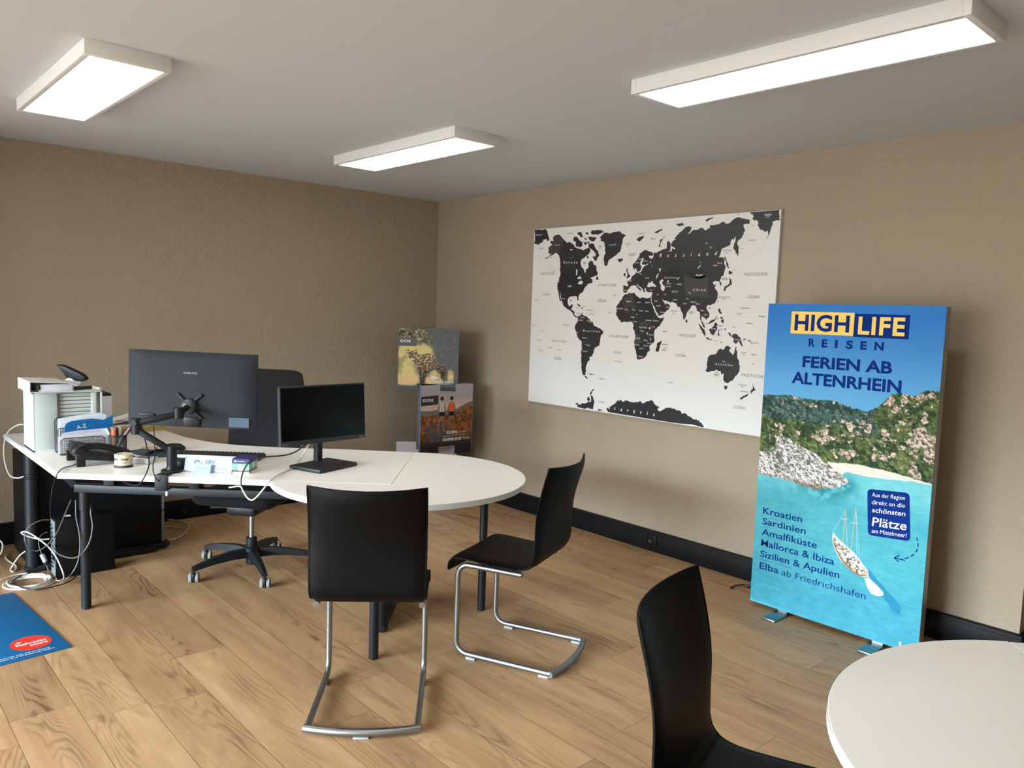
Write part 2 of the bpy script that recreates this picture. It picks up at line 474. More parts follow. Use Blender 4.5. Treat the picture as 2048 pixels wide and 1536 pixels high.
# ---------------------------------------------------------------- the room
XR, YF = 6.9, WY                     # right end and front wall
YM, YL = (1.7 + WY - .24) / 2, 1.94 - WY
EX = 4.49                            # outer corner where the right wall ends
b = MB(); b.box((3.45, YM, -0.05), (7.3, YL, 0.1)); struct('floor', b, FLOOR, smooth=0)
b = MB(); b.box((3.45, YM, CH + 0.05), (7.3, YL, 0.1)); struct('ceiling', b, CEIL, smooth=0)
b = MB(); b.box((-0.1, (WY - .24) / 2, CH / 2), (0.2, .24 - WY, CH)); struct('wall_left', b, WALL, smooth=0)
b = MB(); b.box((0.36, -4.2, CH / 2), (0.72, 0.3, CH)); struct('wall_light_blocker', b, WALL, smooth=0)  # unseen pier added to keep window light off the left wall
b = MB(); b.prism([(0, 0), (EX, 0), (EX, 1.5), (0, 1.5)], 0, CH); struct('wall_right', b, WALL, smooth=0)
b = MB(); b.box((5.8, 1.6, CH / 2), (2.7, 0.2, CH)); struct('wall_recess', b, WALL, smooth=0)
b = MB(); b.box((XR + 0.1, YM, CH / 2), (0.2, YL, CH)); struct('wall_side', b, WALL, smooth=0)
b = MB()
yc = WY - 0.12
b.box((3.45, yc, WZ0 / 2), (7.3, 0.24, WZ0)); b.box((3.45, yc, (WZ1 + CH) / 2), (7.3, 0.24, CH - WZ1))
xs = [-0.2] + [v for w in WIN for v in w] + [7.1]
for i in range(0, len(xs), 2): b.box(((xs[i] + xs[i + 1]) / 2, yc, (WZ0 + WZ1) / 2), (xs[i + 1] - xs[i], 0.24, WZ1 - WZ0))
struct('wall_front', b, WALL, smooth=0)
for k, (x0, x1) in enumerate(WIN):
    b = MB()
    for z in (WZ0 + 0.03, WZ1 - 0.03): b.box(((x0 + x1) / 2, WY - 0.08, z), (x1 - x0, 0.07, 0.06), bev=0.004)
    for x in (x0 + 0.03, (x0 + x1) / 2, x1 - 0.03): b.box((x, WY - 0.08, (WZ0 + WZ1) / 2), (0.06, 0.07, WZ1 - WZ0), bev=0.004)
    struct('window_%d' % (k + 1), b, ANTH)
# black cable-trunking skirting along both walls
b = MB(); b.box((EX / 2 + 0.01, -0.017, 0.066), (EX + 0.02, 0.034, 0.132), bev=0.003); b.box((EX / 2, -0.0355, 0.066), (EX + 0.02, 0.004, 0.098), bev=0.001)
struct('baseboard_right', b, BLK2)
b = MB(); b.box((0.017, WY / 2, 0.066), (0.034, -WY, 0.132), bev=0.003); b.box((0.0355, WY / 2, 0.066), (0.004, -WY, 0.098), bev=0.001)
struct('baseboard_left', b, BLK2)
b = MB(); b.box((EX + 0.017, 0.75, 0.066), (0.034, 1.5, 0.132), bev=0.003); struct('baseboard_recess', b, BLK2)

def outlet(c, rz, label):
    t = thing('power_outlet', label, 'socket', c, rz)
    T = Matrix.Translation(c) @ Matrix.Rotation(rz, 4, 'Z') @ Matrix.Rotation(PI / 2, 4, 'X')
    p = MB(); p.box((0, 0, 0.004), (0.082, 0.07, 0.008), bev=0.003, M=T); p.build('cover_plate', BLK2, t)
    q = MB(); q.lathe([(0, 0.009), (0.016, 0.009), (0.019, 0.011), (0.021, 0.008)], (0, 0), 24, M=T)
    for dx in (-0.006, 0.006): q.cyl((dx, 0), 0.002, 0.0088, 0.0096, 8, M=T)
    q.cyl((0, 0.005), 0.0018, 0.0088, 0.0102, 8, mi=1, M=T)
    q.build('socket_insert', [PLAST, WCAB], t)
outlet((2.443, -0.0375, 0.074), 0, 'black power socket in the trunking under the world map')
outlet((0.0375, -2.13, 0.06), PI / 2, 'black power socket in the trunking behind the office chair')

# ---------------------------------------------------------------- ceiling lights
LW, LD, LH = 1.206, 0.300, 0.055
t = thing('ceiling_light', 'square-ended white ceiling panel light above the map, cut by the top edge', 'light', (4.028, -1.459, CH), 0, 'surface-mounted LED ceiling panels')
b = MB()
for sx in (-1, 1): b.box((4.028 + sx * (LW / 2 - 0.011), -1.459, CH - LH / 2), (0.022, LD, LH), bev=0.0015)
for sy in (-1, 1): b.box((4.028, -1.459 + sy * (LD / 2 - 0.011), CH - LH / 2), (LW - 0.044, 0.022, LH), bev=0.0015)
b.build('frame', LAMPW, t)
b = MB(); b.box((4.028, -1.459, CH - LH + 0.006), (LW - 0.044, LD - 0.044, 0.004)); b.build('diffuser', DIFF, t)
b = MB(); b.box((4.028, -1.459, CH - 0.012), (LW - 0.05, LD - 0.05, 0.02)); b.build('back_plate', LAMPW, t)
t['label'] = 'white rectangular ceiling light nearest the lightbox poster, longest in view'
dup(t, (1.691, -1.452, CH), 0, 'white rectangular ceiling light in the middle, nearest the room corner')
dup(t, (4.045, -3.117, CH), 0, 'white rectangular ceiling light above the camera, outside the picture')
dup(t, (1.705, -3.117, CH), 0, 'white rectangular ceiling light above the desk at the left end')

# ---------------------------------------------------------------- world map on the right wall
LAND="1423,2052 1458,2064 1491,2062 1512,2046 1539,2024 1565,2005 1590,2010 1623,1993 1656,1967 1687,1959 1725,1945 1755,1957 1775,1965 1791,1951 1787,1929 1766,1912 1740,1897 1719,1891 1707,1878 1702,1860 1709,1842 1732,1822 1742,1802 1751,1786 1758,1801 1754,1812 1772,1821 1780,1841 1776,1854 1790,1869 1811,1871 1827,1844 1845,1844 1853,1813 1869,1791 1867,1780 1832,1767 1803,1756 1821,1749 1819,1738 1828,1730 1805,1719 1787,1719 1769,1703 1752,1688 1741,1667 1711,1649 1700,1634 1697,1618 1694,1595 1686,1609 1685,1624 1662,1633 1637,1631 1612,1626 1597,1610 1595,1589 1603,1567 1616,1558 1628,1567 1634,1576 1647,1572 1642,1553 1630,1540 1649,1531 1665,1522 1664,1499 1683,1491 1698,1493 1696,1484 1680,1483 1658,1495 1644,1517 1617,1532 1591,1541 1565,1554 1548,1568 1544,1584 1533,1602 1526,1621 1521,1644 1514,1658 1519,1621 1527,1593 1513,1607 1507,1630 1500,1662 1489,1681 1485,1709 1489,1741 1508,1769 1513,1792 1505,1815 1509,1838 1507,1865 1500,1898 1493,1916 1476,1930 1459,1938 1439,1932 1413,1923 1394,1912 1361,1899 1314,1888 1354,1906 1400,1924 1416,1932 1386,1936 1378,1952 1388,1961 1377,1976 1396,1989 1419,1993 1398,2012 1401,2026 1428,2022 1424,2039|1870,2031 1898,2049 1915,2057 1955,2050 1989,2057 2023,2059 2051,2058 2063,2040 2102,2031 2081,2016 2074,1995 2067,1970 2063,1949 2054,1924 2032,1910 1999,1892 1966,1878 1953,1854 1943,1834 1919,1846 1913,1877 1915,1899 1929,1920 1924,1950 1917,1977 1910,1996 1877,2004 1882,2017|1771,1980 1807,1990 1825,1980 1839,1958 1860,1940 1864,1922 1874,1906 1863,1896 1852,1874 1844,1868 1825,1884 1812,1902 1836,1901 1841,1918 1816,1941 1791,1955 1775,1967|1629,2042 1651,2046 1674,2027 1690,2013 1712,2003 1714,1976 1693,1966 1659,1972 1648,1992 1650,2008 1628,2013|1784,2068 1802,2082 1843,2080 1884,2078 1917,2063 1886,2056 1857,2047 1833,2052 1800,2052|1768,2040 1811,2031 1840,2028 1824,2007 1806,2003 1775,2018|1659,2066 1693,2073 1706,2057 1720,2038 1695,2035 1679,2051|1722,2002 1758,2005 1753,1988 1735,1980|1732,2033 1757,2023 1745,2015 1730,2022|1742,2072 1767,2062 1761,2049 1743,2055|1761,2005 1782,2000 1771,1985 1759,1992|2037,1878 2056,1879 2081,1881 2082,1868 2060,1856 2043,1865|1851,1751 1864,1773 1878,1745 1857,1743|1671,1581 1697,1579 1722,1562 1710,1559 1691,1572|1726,1555 1754,1553 1742,1546 1723,1548|1755,1904 1770,1910 1783,1894 1765,1890|1225,2115 1346,2113 1364,2088 1376,2055 1387,2040 1381,2027 1364,2027 1357,2042 1326,2039 1321,2018 1273,2003 1228,2010|1404,1907 1420,1914 1411,1905|3003,2113 3019,2116 3188,2115 3187,2066 3193,2064 3191,2055 3148,2053 3150,2036 3144,2024 3138,2001 3133,1984 3125,1966 3112,1949 3121,1966 3127,1988 3122,2004 3104,2000 3091,2011 3071,2016 3057,2038 3060,2056 3051,2068 3035,2065 3020,2075 3029,2087 3024,2099|1699,1488 1720,1497 1738,1509 1751,1498 1781,1494 1804,1479 1817,1464 1844,1456 1851,1436 1882,1422 1912,1414 1939,1400 1940,1382 1918,1355 1917,1324 1910,1299 1878,1286 1867,1272 1862,1249 1849,1220 1822,1216 1832,1194 1809,1183 1804,1165 1796,1146 1800,1119 1792,1103 1793,1085 1774,1085 1761,1103 1753,1129 1755,1157 1747,1183 1751,1220 1746,1256 1747,1292 1744,1319 1717,1336 1700,1358 1686,1385 1674,1403 1674,1421 1689,1444 1700,1467|1787,1080 1799,1081 1819,1066 1800,1067|1835,1097 1856,1099 1847,1091|1726,863 1738,874 1775,890 1812,894 1855,905 1857,926 1846,952 1871,946 1881,924 1886,897 1881,878 1873,856 1839,860 1827,865 1815,857 1746,857|1845,953 1851,976 1883,1001 1869,984 1861,963|1817,917 1831,942 1848,920 1843,908 1827,914|1709,882 1734,887 1738,874 1716,874|1998,871 2021,889 2052,908 2085,932 2099,947 2108,939 2124,949 2133,939 2158,949 2192,946 2225,943 2269,947 2282,957 2302,945 2328,956 2354,963 2369,972 2391,965 2440,939 2425,922 2436,911 2467,923 2496,937 2537,937 2572,931 2592,933 2607,926 2618,913 2645,919 2658,908 2687,899 2707,889 2719,895 2738,887 2747,896 2741,882 2775,862 2774,849 2440,851 2020,854 2008,863|1920,852 1936,866 1954,864 1968,854|2114,1646 2152,1656 2193,1659 2202,1644 2218,1634 2245,1619 2255,1628 2279,1625 2310,1624 2330,1629 2329,1613 2344,1583 2360,1552 2377,1525 2396,1504 2404,1498 2437,1506 2435,1486 2417,1461 2392,1439 2369,1410 2368,1394 2373,1370 2375,1348 2356,1332 2337,1318 2341,1300 2340,1285 2326,1280 2321,1261 2303,1244 2288,1232 2264,1227 2244,1226 2239,1240 2231,1265 2222,1290 2214,1315 2209,1334 2217,1359 2218,1385 2210,1410 2193,1428 2200,1444 2191,1460 2172,1471 2147,1467 2118,1469 2096,1460 2069,1482 2049,1507 2046,1520 2050,1546 2043,1562 2057,1579 2072,1601 2092,1618 2100,1634|2428,1360 2432,1348 2419,1313 2406,1285 2392,1284 2387,1302 2396,1318 2395,1337 2413,1347|2094,1702 2138,1700 2132,1719 2126,1732 2147,1736 2163,1753 2167,1765 2194,1777 2185,1790 2184,1807 2172,1818 2171,1841 2189,1857 2209,1881 2223,1910 2248,1924 2275,1927 2301,1918 2328,1907 2329,1892 2308,1891 2295,1893 2314,1872 2334,1886 2338,1914 2353,1906 2378,1917 2408,1928 2433,1933 2434,1955 2440,1981 2452,1974 2466,1958 2475,1973 2503,1984 2488,1993 2507,2012 2525,2027 2548,2041 2566,2056 2604,2059 2612,2049 2588,2013 2616,2030 2653,2035 2689,2045 2708,2028 2731,2030 2615,2034 2648,2032 2679,2046 2713,2024 2743,2042 2742,2057 2774,2057 2805,2061 2839,2070 2853,2058 2879,2064 2895,2078 2924,2091 2954,2083 2976,2078 3005,2074 3005,2049 2982,2050 2967,2047 2971,2029 2982,2012 2970,2003 2962,1974 2938,1959 2932,1942 2944,1923 2944,1901 2940,1864 2911,1910 2910,1928 2920,1961 2921,1983 2907,1964 2898,1970 2887,1952 2888,1937 2862,1926 2836,1918 2828,1905 2815,1868 2835,1867 2854,1859 2865,1813 2859,1783 2854,1759 2839,1753 2831,1731 2844,1708 2838,1691 2832,1715 2820,1727 2798,1729 2781,1717 2793,1704 2808,1710 2798,1692 2813,1673 2823,1650 2821,1624 2809,1601 2785,1591 2774,1583 2765,1587 2750,1578 2751,1561 2772,1539 2772,1514 2754,1497 2740,1509 2724,1520 2717,1512 2724,1486 2740,1468 2746,1446 2730,1461 2717,1490 2708,1516 2702,1542 2686,1549 2669,1578 2655,1583 2640,1578 2630,1559 2611,1539 2608,1517 2596,1488 2583,1505 2564,1550 2556,1572 2545,1568 2532,1584 2512,1599 2503,1598 2524,1597 2484,1596 2459,1604 2438,1608 2417,1620 2429,1604 2445,1584 2459,1592 2485,1576 2472,1552 2434,1522 2396,1511 2371,1545 2348,1582 2335,1609 2335,1623 2338,1660 2317,1660 2291,1664 2285,1681 2281,1689 2274,1681 2283,1664 2267,1660 2258,1681 2231,1698 2208,1719 2226,1693 2248,1677 2243,1664 2226,1681 2204,1702 2187,1706 2166,1702 2150,1685 2135,1672 2130,1658 2108,1657 2096,1668|2369,1948 2376,1986 2413,2010 2423,2012 2404,1997 2387,1973 2384,1949 2407,1938 2377,1943|2120,1816 2132,1814 2127,1795 2153,1767 2146,1757 2119,1749 2129,1770 2116,1795|2095,1783 2111,1785 2112,1766 2096,1764|2190,2003 2216,2014 2253,2020 2233,1997 2213,1985|2330,2035 2355,2046 2395,2052 2366,2037 2346,2030|2497,2080 2526,2082 2558,2072 2537,2067 2508,2067|2709,2086 2725,2087 2723,2079|2706,2088 2735,2100 2771,2105 2740,2090 2723,2079|2919,2108 2938,2114 2930,2105|3018,2039 3032,2042 3028,2036|2853,1870 2862,1866 2872,1840 2882,1828 2890,1798 2881,1802 2868,1836|2887,1787 2916,1775 2904,1764 2886,1768|2896,1753 2908,1734 2912,1707 2899,1700 2874,1685 2871,1666 2859,1677 2867,1696 2886,1704 2898,1722 2894,1745|2821,1614 2830,1612 2827,1601|2766,1570 2774,1572 2777,1565 2771,1561|2604,1494 2610,1496 2619,1481 2613,1475 2605,1481|2694,1472 2707,1471 2744,1439 2754,1417 2751,1398 2733,1416 2713,1449|2754,1393 2773,1392 2804,1382 2796,1378 2761,1386|2809,1377 2839,1377 2837,1373 2809,1372|2775,1440 2787,1448 2803,1459 2819,1486 2835,1473 2827,1460 2832,1442 2819,1423 2811,1408 2785,1418|2839,1442 2868,1447 2843,1435 2858,1403 2847,1410 2835,1398 2842,1424|2857,1363 2873,1373 2865,1364|2833,1566 2843,1566 2849,1548 2860,1534 2845,1537 2834,1548|2852,1494 2873,1504 2876,1487 2870,1480|2848,1519 2867,1520 2864,1509 2851,1505|2881,1448 2889,1452 2890,1437|2883,1417 2899,1418 2891,1414|2822,1500 2836,1517 2832,1504|2748,1478 2772,1479 2813,1504 2823,1524 2827,1522 2818,1504 2781,1477 2757,1474|2907,1429 2921,1428 2929,1410 2946,1423 2991,1402 3000,1381 3012,1351 2993,1363 2984,1380 2972,1376 2969,1365 2956,1368 2944,1375 2948,1393 2925,1408 2912,1416|3006,1388 3023,1400 3027,1397 3016,1387|3037,1393 3073,1363 3065,1367|2896,1349 2914,1350 2931,1342 2920,1325 2945,1299 2959,1325 2966,1351 2976,1319 2976,1294 2992,1266 3000,1234 2992,1201 2973,1178 2955,1148 2923,1132 2901,1139 2893,1168 2894,1186 2880,1178 2872,1199 2846,1205 2808,1194 2776,1186 2767,1195 2777,1214 2774,1247 2781,1278 2802,1292 2831,1297 2843,1316 2867,1334 2880,1324|2904,1116 2926,1114 2918,1094 2906,1093|3088,1145 3095,1128 3109,1110 3093,1101 3079,1083 3077,1101 3090,1115|3069,1092 3063,1075 3019,1043 3009,1051 3040,1071|3074,1266 3090,1253 3085,1251|3107,1938 3104,1924 3109,1935|2962,1913 2975,1907 2966,1907|3074,1905 3084,1908 3079,1903|2915,1788 2927,1803 2921,1790|2935,1842 2940,1856 2939,1845"
SEA="2294,1697 2303,1726 2319,1718 2333,1734 2340,1718 2366,1701 2364,1693 2336,1697 2315,1693|2390,1730 2410,1744 2423,1736 2411,1722 2433,1697 2432,1673 2419,1669 2403,1685 2404,1705|2448,1729 2460,1737 2463,1725 2454,1721|2204,1786 2230,1793 2244,1822 2230,1839 2231,1856 2241,1872 2254,1884 2257,1872 2245,1851 2249,1835 2290,1844 2296,1838 2265,1826 2253,1814 2236,1789 2215,1783|2669,1806 2687,1821 2685,1848 2690,1844 2692,1821 2677,1804|1677,1758 1710,1768 1718,1753 1705,1751 1687,1751|1685,1719 1706,1739 1734,1730 1729,1714 1708,1712 1695,1715|1663,1780 1664,1816 1674,1818 1673,1776|1593,1963 1625,1957 1606,1949|1603,1899 1640,1905 1610,1894|2452,1978 2462,1974 2474,1942 2487,1939 2500,1925 2475,1934 2471,1914 2449,1912 2463,1920 2464,1946|2325,1436 2334,1439 2340,1432 2334,1425 2326,1427|2524,1741 2533,1753 2550,1750 2536,1747 2528,1737|2310,1408 2319,1389 2317,1386 2308,1404|2339,1374 2345,1365 2343,1353 2339,1362|2182,1790 2196,1817 2206,1798 2198,1786 2194,1777|2305,1854 2316,1854 2314,1843|2880,1169 2898,1187 2887,1168|2215,1521 2226,1518 2222,1510|2319,1833 2333,1827 2331,1821|2363,1750 2377,1779 2382,1775 2369,1746|2380,1807 2405,1809 2391,1803 2394,1789 2389,1789"
SHADE="1423,2052 1458,2064 1491,2062 1512,2046 1539,2024 1492,1935 1476,1930 1459,1938 1439,1932 1416,1932 1386,1936 1378,1952 1388,1961 1377,1976 1396,1989 1419,1993 1398,2012 1401,2026 1428,2022 1424,2039|1513,1794 1660,1784 1679,1771 1737,1728 1751,1708 1769,1703 1752,1688 1741,1667 1711,1649 1700,1634 1662,1633 1612,1626 1573,1640 1533,1667 1500,1662 1489,1681 1485,1709 1489,1741 1508,1769|2152,1656 2177,1650 2198,1612 2200,1581 2223,1568 2183,1549 2132,1580 2097,1608 2101,1618 2137,1631|2202,1644 2218,1634 2245,1619 2255,1628 2279,1625 2284,1557 2255,1569 2200,1581 2197,1618|2077,1596 2107,1589 2133,1570 2163,1545 2160,1526 2115,1528 2111,1579|2282,1582 2333,1583 2360,1552 2356,1521 2338,1493 2283,1494 2266,1519 2280,1544|2249,1468 2296,1476 2321,1452 2311,1426 2252,1424 2246,1446|2432,1786 2490,1807 2534,1806 2575,1776 2572,1744 2535,1721 2471,1721 2435,1734|2576,1756 2615,1752 2747,1758 2756,1627 2683,1638 2646,1630 2588,1645|2564,1800 2612,1795 2719,1797 2748,1781 2731,1750 2686,1743 2615,1752|2218,1385 2258,1390 2269,1337 2221,1325 2209,1334 2217,1359|2222,1318 2278,1324 2276,1293 2258,1254 2238,1256 2230,1284"
LABELS=[["PAZIFISCHER",1309,1784,142,17,0,1,1.0],["OZEAN",1338,1635,71,17,0,1,1.0],["PAZIFISCHER",1451,1301,141,17,0,1,1.0],["OZEAN",1481,1177,74,17,0,1,1.0],["ATLANTISCHER",1875,1698,161,17,0,1,1.0],["OZEAN",1881,1594,72,17,0,1,1.0],["ATLANTISCHER",1998,1359,162,17,0,1,1.0],["OZEAN",2034,1253,72,17,0,1,1.0],["INDISCHER",2561,1389,119,17,0,1,1.0],["OZEAN",2544,1265,75,17,0,1,1.0],["PAZIFISCHER",2993,1756,142,17,0,1,1.0],["OZEAN",3023,1628,74,17,0,1,1.0],["PAZIFISCHER",3013,1180,154,17,0,1,1.0],["OZEAN",2975,990,73,17,0,1,1.0],["R",2381,1880,0,22,1,1,1],["u",2440,1879,0,22,1,1,1],["s",2499,1878,0,22,1,1,1],["s",2558,1878,0,22,1,1,1],["l",2615,1878,0,22,1,1,1],["a",2670,1878,0,22,1,1,1],["n",2727,1879,0,22,1,1,1],["d",2785,1880,0,22,1,1,1],["K",1538,1861,0,17,1,1,1],["a",1564,1860,0,17,1,1,1],["n",1587,1860,0,17,1,1,1],["a",1613,1859,0,17,1,1,1],["d",1640,1858,0,17,1,1,1],["a",1665,1858,0,17,1,1,1],["t",2068,876,0,22,1,1,1],["a",2123,875,0,22,1,1,1],["r",2179,876,0,22,1,1,1],["k",2232,874,0,22,1,1,1],["t",2289,875,0,22,1,1,1],["i",2343,875,0,22,1,1,1],["s",2393,874,0,22,1,1,1],["n",2016,876,0,22,1,1,1],["USA",1590,1694,39,17,1,0,1.0],["Brasilien",1754,1388,157,17,1,1,1.0],["Australien",2831,1233,120,18,1,1,1.0],["China",2645,1669,92,20,1,1,1.0],["Kasachstan",2429,1747,91,15,1,1,1.0],["Mongolei",2660,1759,48,15,1,1,1.0],["Alaska",3093,2088,46,15,1,1,1.0],["(USA)",3105,2076,22,9,1,1,1.0],["Russland",1241,2071,65,13,1,1,1.0],["Grönland (DK)",1955,1969,65,10,1,0,1.0],["Alaska (USA)",1440,1988,52,10,1,0,1.0],["Algerien",2128,1596,42,10,1,0,1.0],["Libyen",2219,1591,34,10,1,0,1.0],["Ägypten",2285,1591,38,10,1,0,1.0],["Mali",2120,1542,23,10,1,0,1.0],["Niger",2184,1542,24,10,1,0,1.0],["Tschad",2237,1537,33,10,1,0,1.0],["Sudan",2287,1535,32,10,1,0,1.0],["Saudi-",2359,1601,28,10,1,0,1.0],["Arabien",2374,1571,38,10,1,0,1.0],["Südsudan",2296,1477,49,10,1,0,1.0],["Äthiopien",2357,1476,44,10,1,0,1.0],["Kongo",2257,1408,29,10,1,0,1.0],["Tansania",2328,1386,36,10,1,0,1.0],["Angola",2223,1359,35,10,1,0,1.0],["Sambia",2288,1349,31,10,1,0,1.0],["Namibia",2217,1316,38,10,1,0,1.0],["Botswana",2258,1295,34,10,1,0,1.0],["Südafrika",2249,1242,45,10,1,0,1.0],["Simbabwe",2290,1315,39,10,1,0,1.0],["Mauretanien",2046,1549,59,10,1,0,1.0],["Kenia",2348,1438,25,10,1,0,1.0],["Somalia",2425,1463,36,10,1,0,1.0],["Kamerun",2194,1466,34,10,1,0,1.0],["Demokr. Rep.",2247,1431,62,10,1,0,1.0],["Nigeria",2174,1495,31,10,1,0,1.0],["Mosambik",2319,1331,39,10,1,0,1.0],["Oman",2453,1564,26,10,1,0,1.0],["Jemen",2409,1531,34,10,1,0,1.0],["Iran",2430,1643,19,10,1,0,1.0],["Irak",2375,1642,16,10,1,0,1.0],["Türkei",2315,1670,24,10,1,0,1.0],["Afghanistan",2489,1661,48,10,1,0,1.0],["Pakistan",2502,1610,32,10,1,0,1.0],["Indien",2580,1588,26,10,1,0,1.0],["Nepal",2600,1619,17,10,1,0,1.0],["Myanmar",2673,1587,31,10,1,0,1.0],["Thailand",2706,1548,27,10,1,0,1.0],["Vietnam",2734,1524,24,10,1,0,1.0],["Bangladesch",2634,1598,40,10,1,0,1.0],["Tibet",2615,1652,17,10,1,0,1.0],["Usbekistan",2444,1711,37,10,1,0,1.0],["Turkmenistan",2438,1692,45,10,1,0,1.0],["Kirgisistan",2526,1706,37,10,1,0,1.0],["Peru",1693,1375,18,10,1,0,1.0],["Bolivien",1751,1340,41,10,1,0,1.0],["Paraguay",1786,1292,42,10,1,0,1.0],["Argentinien",1756,1248,49,10,1,0,1.0],["Kolumbien",1706,1461,44,10,1,0,1.0],["Venezuela",1721,1481,44,10,1,0,1.0],["Guyana",1786,1462,25,10,1,0,1.0],["Surinam",1802,1452,30,10,1,0,1.0],["Mexiko",1539,1609,30,10,1,0,1.0],["Polen",2226,1773,21,10,1,0,1.0],["Ukraine",2275,1747,34,10,1,0,1.0],["Frankreich",2140,1728,30,10,1,0,1.0],["Spanien",2105,1668,35,10,1,0,1.0],["Norwegen",2215,1869,29,10,1,0,1.0],["Schweden",2176,1846,46,10,1,0,1.0],["Finnland",2250,1855,37,10,1,0,1.0],["Indonesien",2790,1442,36,10,1,0,1.0],["Papua-Neuguinea",2955,1385,43,10,1,0,1.0],["Jakutsk",2718,1947,16,10,1,0,1.0],["Magadan",2749,1922,16,10,1,0,1.0],["Chabarowsk",2805,1829,35,10,1,0,1.0],["Wladiwostok",2779,1815,31,10,1,0,1.0],["Alice Springs",2879,1252,21,10,1,0,1.0],["Beringsee",3005,1953,46,8,0,0,1.0],["Ochotskisches",2837,1902,64,8,0,0,1.0],["Meer",2858,1887,22,8,0,0,1.0],["Ostchinesisches",2829,1631,75,8,0,0,1.0],["Meer",2857,1619,22,8,0,0,1.0],["Arabisches",2489,1542,52,8,0,0,1.0],["Meer",2503,1528,24,8,0,0,1.0],["Madagaskar",2431,1331,49,8,0,0,1.0],["Korallen-",2999,1315,40,8,0,0,1.0],["meer",3007,1302,24,8,0,0,1.0],["Tasmanische",2994,1127,58,8,0,0,1.0],["See",3014,1117,16,8,0,0,1.0],["Neuseeland",3013,1090,51,8,0,0,1.0],["Vanuatu",3067,1306,28,8,0,0,1.0],["Mikronesien",3023,1482,42,8,0,0,1.0],["Palau",2938,1458,16,8,0,0,1.0],["Nördliche Marianen",2981,1568,62,8,0,0,1.0],["Guam (USA)",2957,1535,32,8,0,0,1.0],["Salomonen",3070,1372,36,8,0,0,1.0],["Europäisches",2131,1905,60,8,0,0,1.0],["Nordmeer",2138,1893,46,8,0,0,1.0],["Barentssee",2309,1994,36,8,0,0,1.0],["Svalbard",2197,2031,55,8,0,0,1.0],["Grönland-",2094,1971,47,8,0,0,1.0],["see",2109,1957,19,8,0,0,1.0],["Beaufortsee",1562,2066,54,8,0,0,1.0],["Beringsee",1289,1972,41,8,0,0,1.0],["Hudson",1727,1860,27,8,0,0,1.0],["Bay",1733,1852,21,8,0,0,1.0],["Baffin",1868,1965,23,8,0,0,1.0],["Bay",1871,1955,20,8,0,0,1.0],["Golf von",1610,1601,29,8,0,0,1.0],["Mexiko",1614,1592,25,8,0,0,1.0],["Jamaika",1677,1546,31,8,0,0,1.0],["Puerto Rico",1735,1560,43,8,0,0,1.0],["Barbados",1782,1534,58,8,0,0,1.0],["Trinidad",1802,1505,54,8,0,0,1.0],["Karibisches Meer",1688,1509,68,8,0,0,1.0],["Galapagosinseln",1562,1425,58,8,0,0,1.0],["Hawaii",1250,1600,49,8,0,0,1.0],["Kiribati",1243,1409,33,8,0,0,1.0],["Samoa",1332,1373,30,8,0,0,1.0],["Cookinseln",1297,1304,45,8,0,0,1.0],["Franz. Polynesien",1416,1256,51,8,0,0,1.0],["Pitcairn",1510,1243,40,8,0,0,1.0],["Tonga",1315,1228,48,8,0,0,1.0],["Falklandinseln",1820,1096,57,8,0,0,1.0],["Südgeorgien",1920,1071,53,8,0,0,1.0],["Weddellmeer",1921,913,61,8,0,0,1.0],["St. Helena",2049,1197,65,8,0,0,1.0],["Kap Verde",1975,1519,30,8,0,0,1.0],["Kanaren",2018,1634,27,8,0,0,1.0],["Seychellen",2434,1413,32,8,0,0,1.0],["Mauritius",2435,1296,34,8,0,0,1.0],["Reunion",2452,1310,26,8,0,0,1.0],["Kerguelen",2501,1097,36,8,0,0,1.0],["Marshallinseln",3099,1524,40,8,0,0,1.0],["Philippinen",2840,1463,32,8,0,0,1.0],["Fidschi",3068,1306,25,8,0,0,1.0],["Große",2835,1185,21,8,0,0,1.0],["Australische",2825,1174,40,8,0,0,1.0],["Bucht",2836,1166,18,8,0,0,1.0],["Golf von",2629,1543,24,8,0,0,1.0],["Bengalen",2627,1533,29,8,0,0,1.0],["Japanisches",2853,1742,24,8,0,0,1.0],["Meer",2842,1734,48,8,0,0,1.0]]

def pts(s): return [tuple(float(v) / 1000 for v in q.split(',')) for q in s.split()]
def rough(poly, seed, amp=0.16, lim=0.012):
    r = random.Random(seed); out = list(poly)
    for _ in range(2):
        nx = []
        for i in range(len(out)):
            (x0, y0), (x1, y1) = out[i], out[(i + 1) % len(out)]
            nx.append((x0, y0)); L = math.hypot(x1 - x0, y1 - y0)
            if lim < L < 0.35 and not (abs(x0 - x1) < 1e-4):
                d = r.uniform(-amp, amp) * min(L, 0.05)
                nx.append(((x0 + x1) / 2 - (y1 - y0) / L * d, (y0 + y1) / 2 + (x1 - x0) / L * d))
        out = nx
    return out
MX0, MX1, MZ0, MZ1 = 1.2228, 3.1970, 0.8456, 2.1170
t = thing('wall_map', 'large black and white world map panel on the right wall', 'map', ((MX0 + MX1) / 2, 0, MZ0))
b = MB(); b.box(((MX0 + MX1) / 2, -0.013, (MZ0 + MZ1) / 2), (MX1 - MX0, 0.025, MZ1 - MZ0), bev=0.001); b.build('panel', mat('map_panel_edge', (206, 206, 204), 0.45), t)
PR = MB(); ex, ey = (1, 0, 0), (0, 0, 1); O = (0, -0.0258, 0)
PR.flat([(MX0 + 0.002, MZ0 + 0.002), (MX1 - 0.002, MZ0 + 0.002), (MX1 - 0.002, MZ1 - 0.002), (MX0 + 0.002, MZ1 - 0.002)], O, ex, ey, 0)
clip = lambda P: [(min(max(x, MX0 + 0.003), MX1 - 0.003), min(max(z, MZ0 + 0.003), MZ1 - 0.003)) for x, z in P]
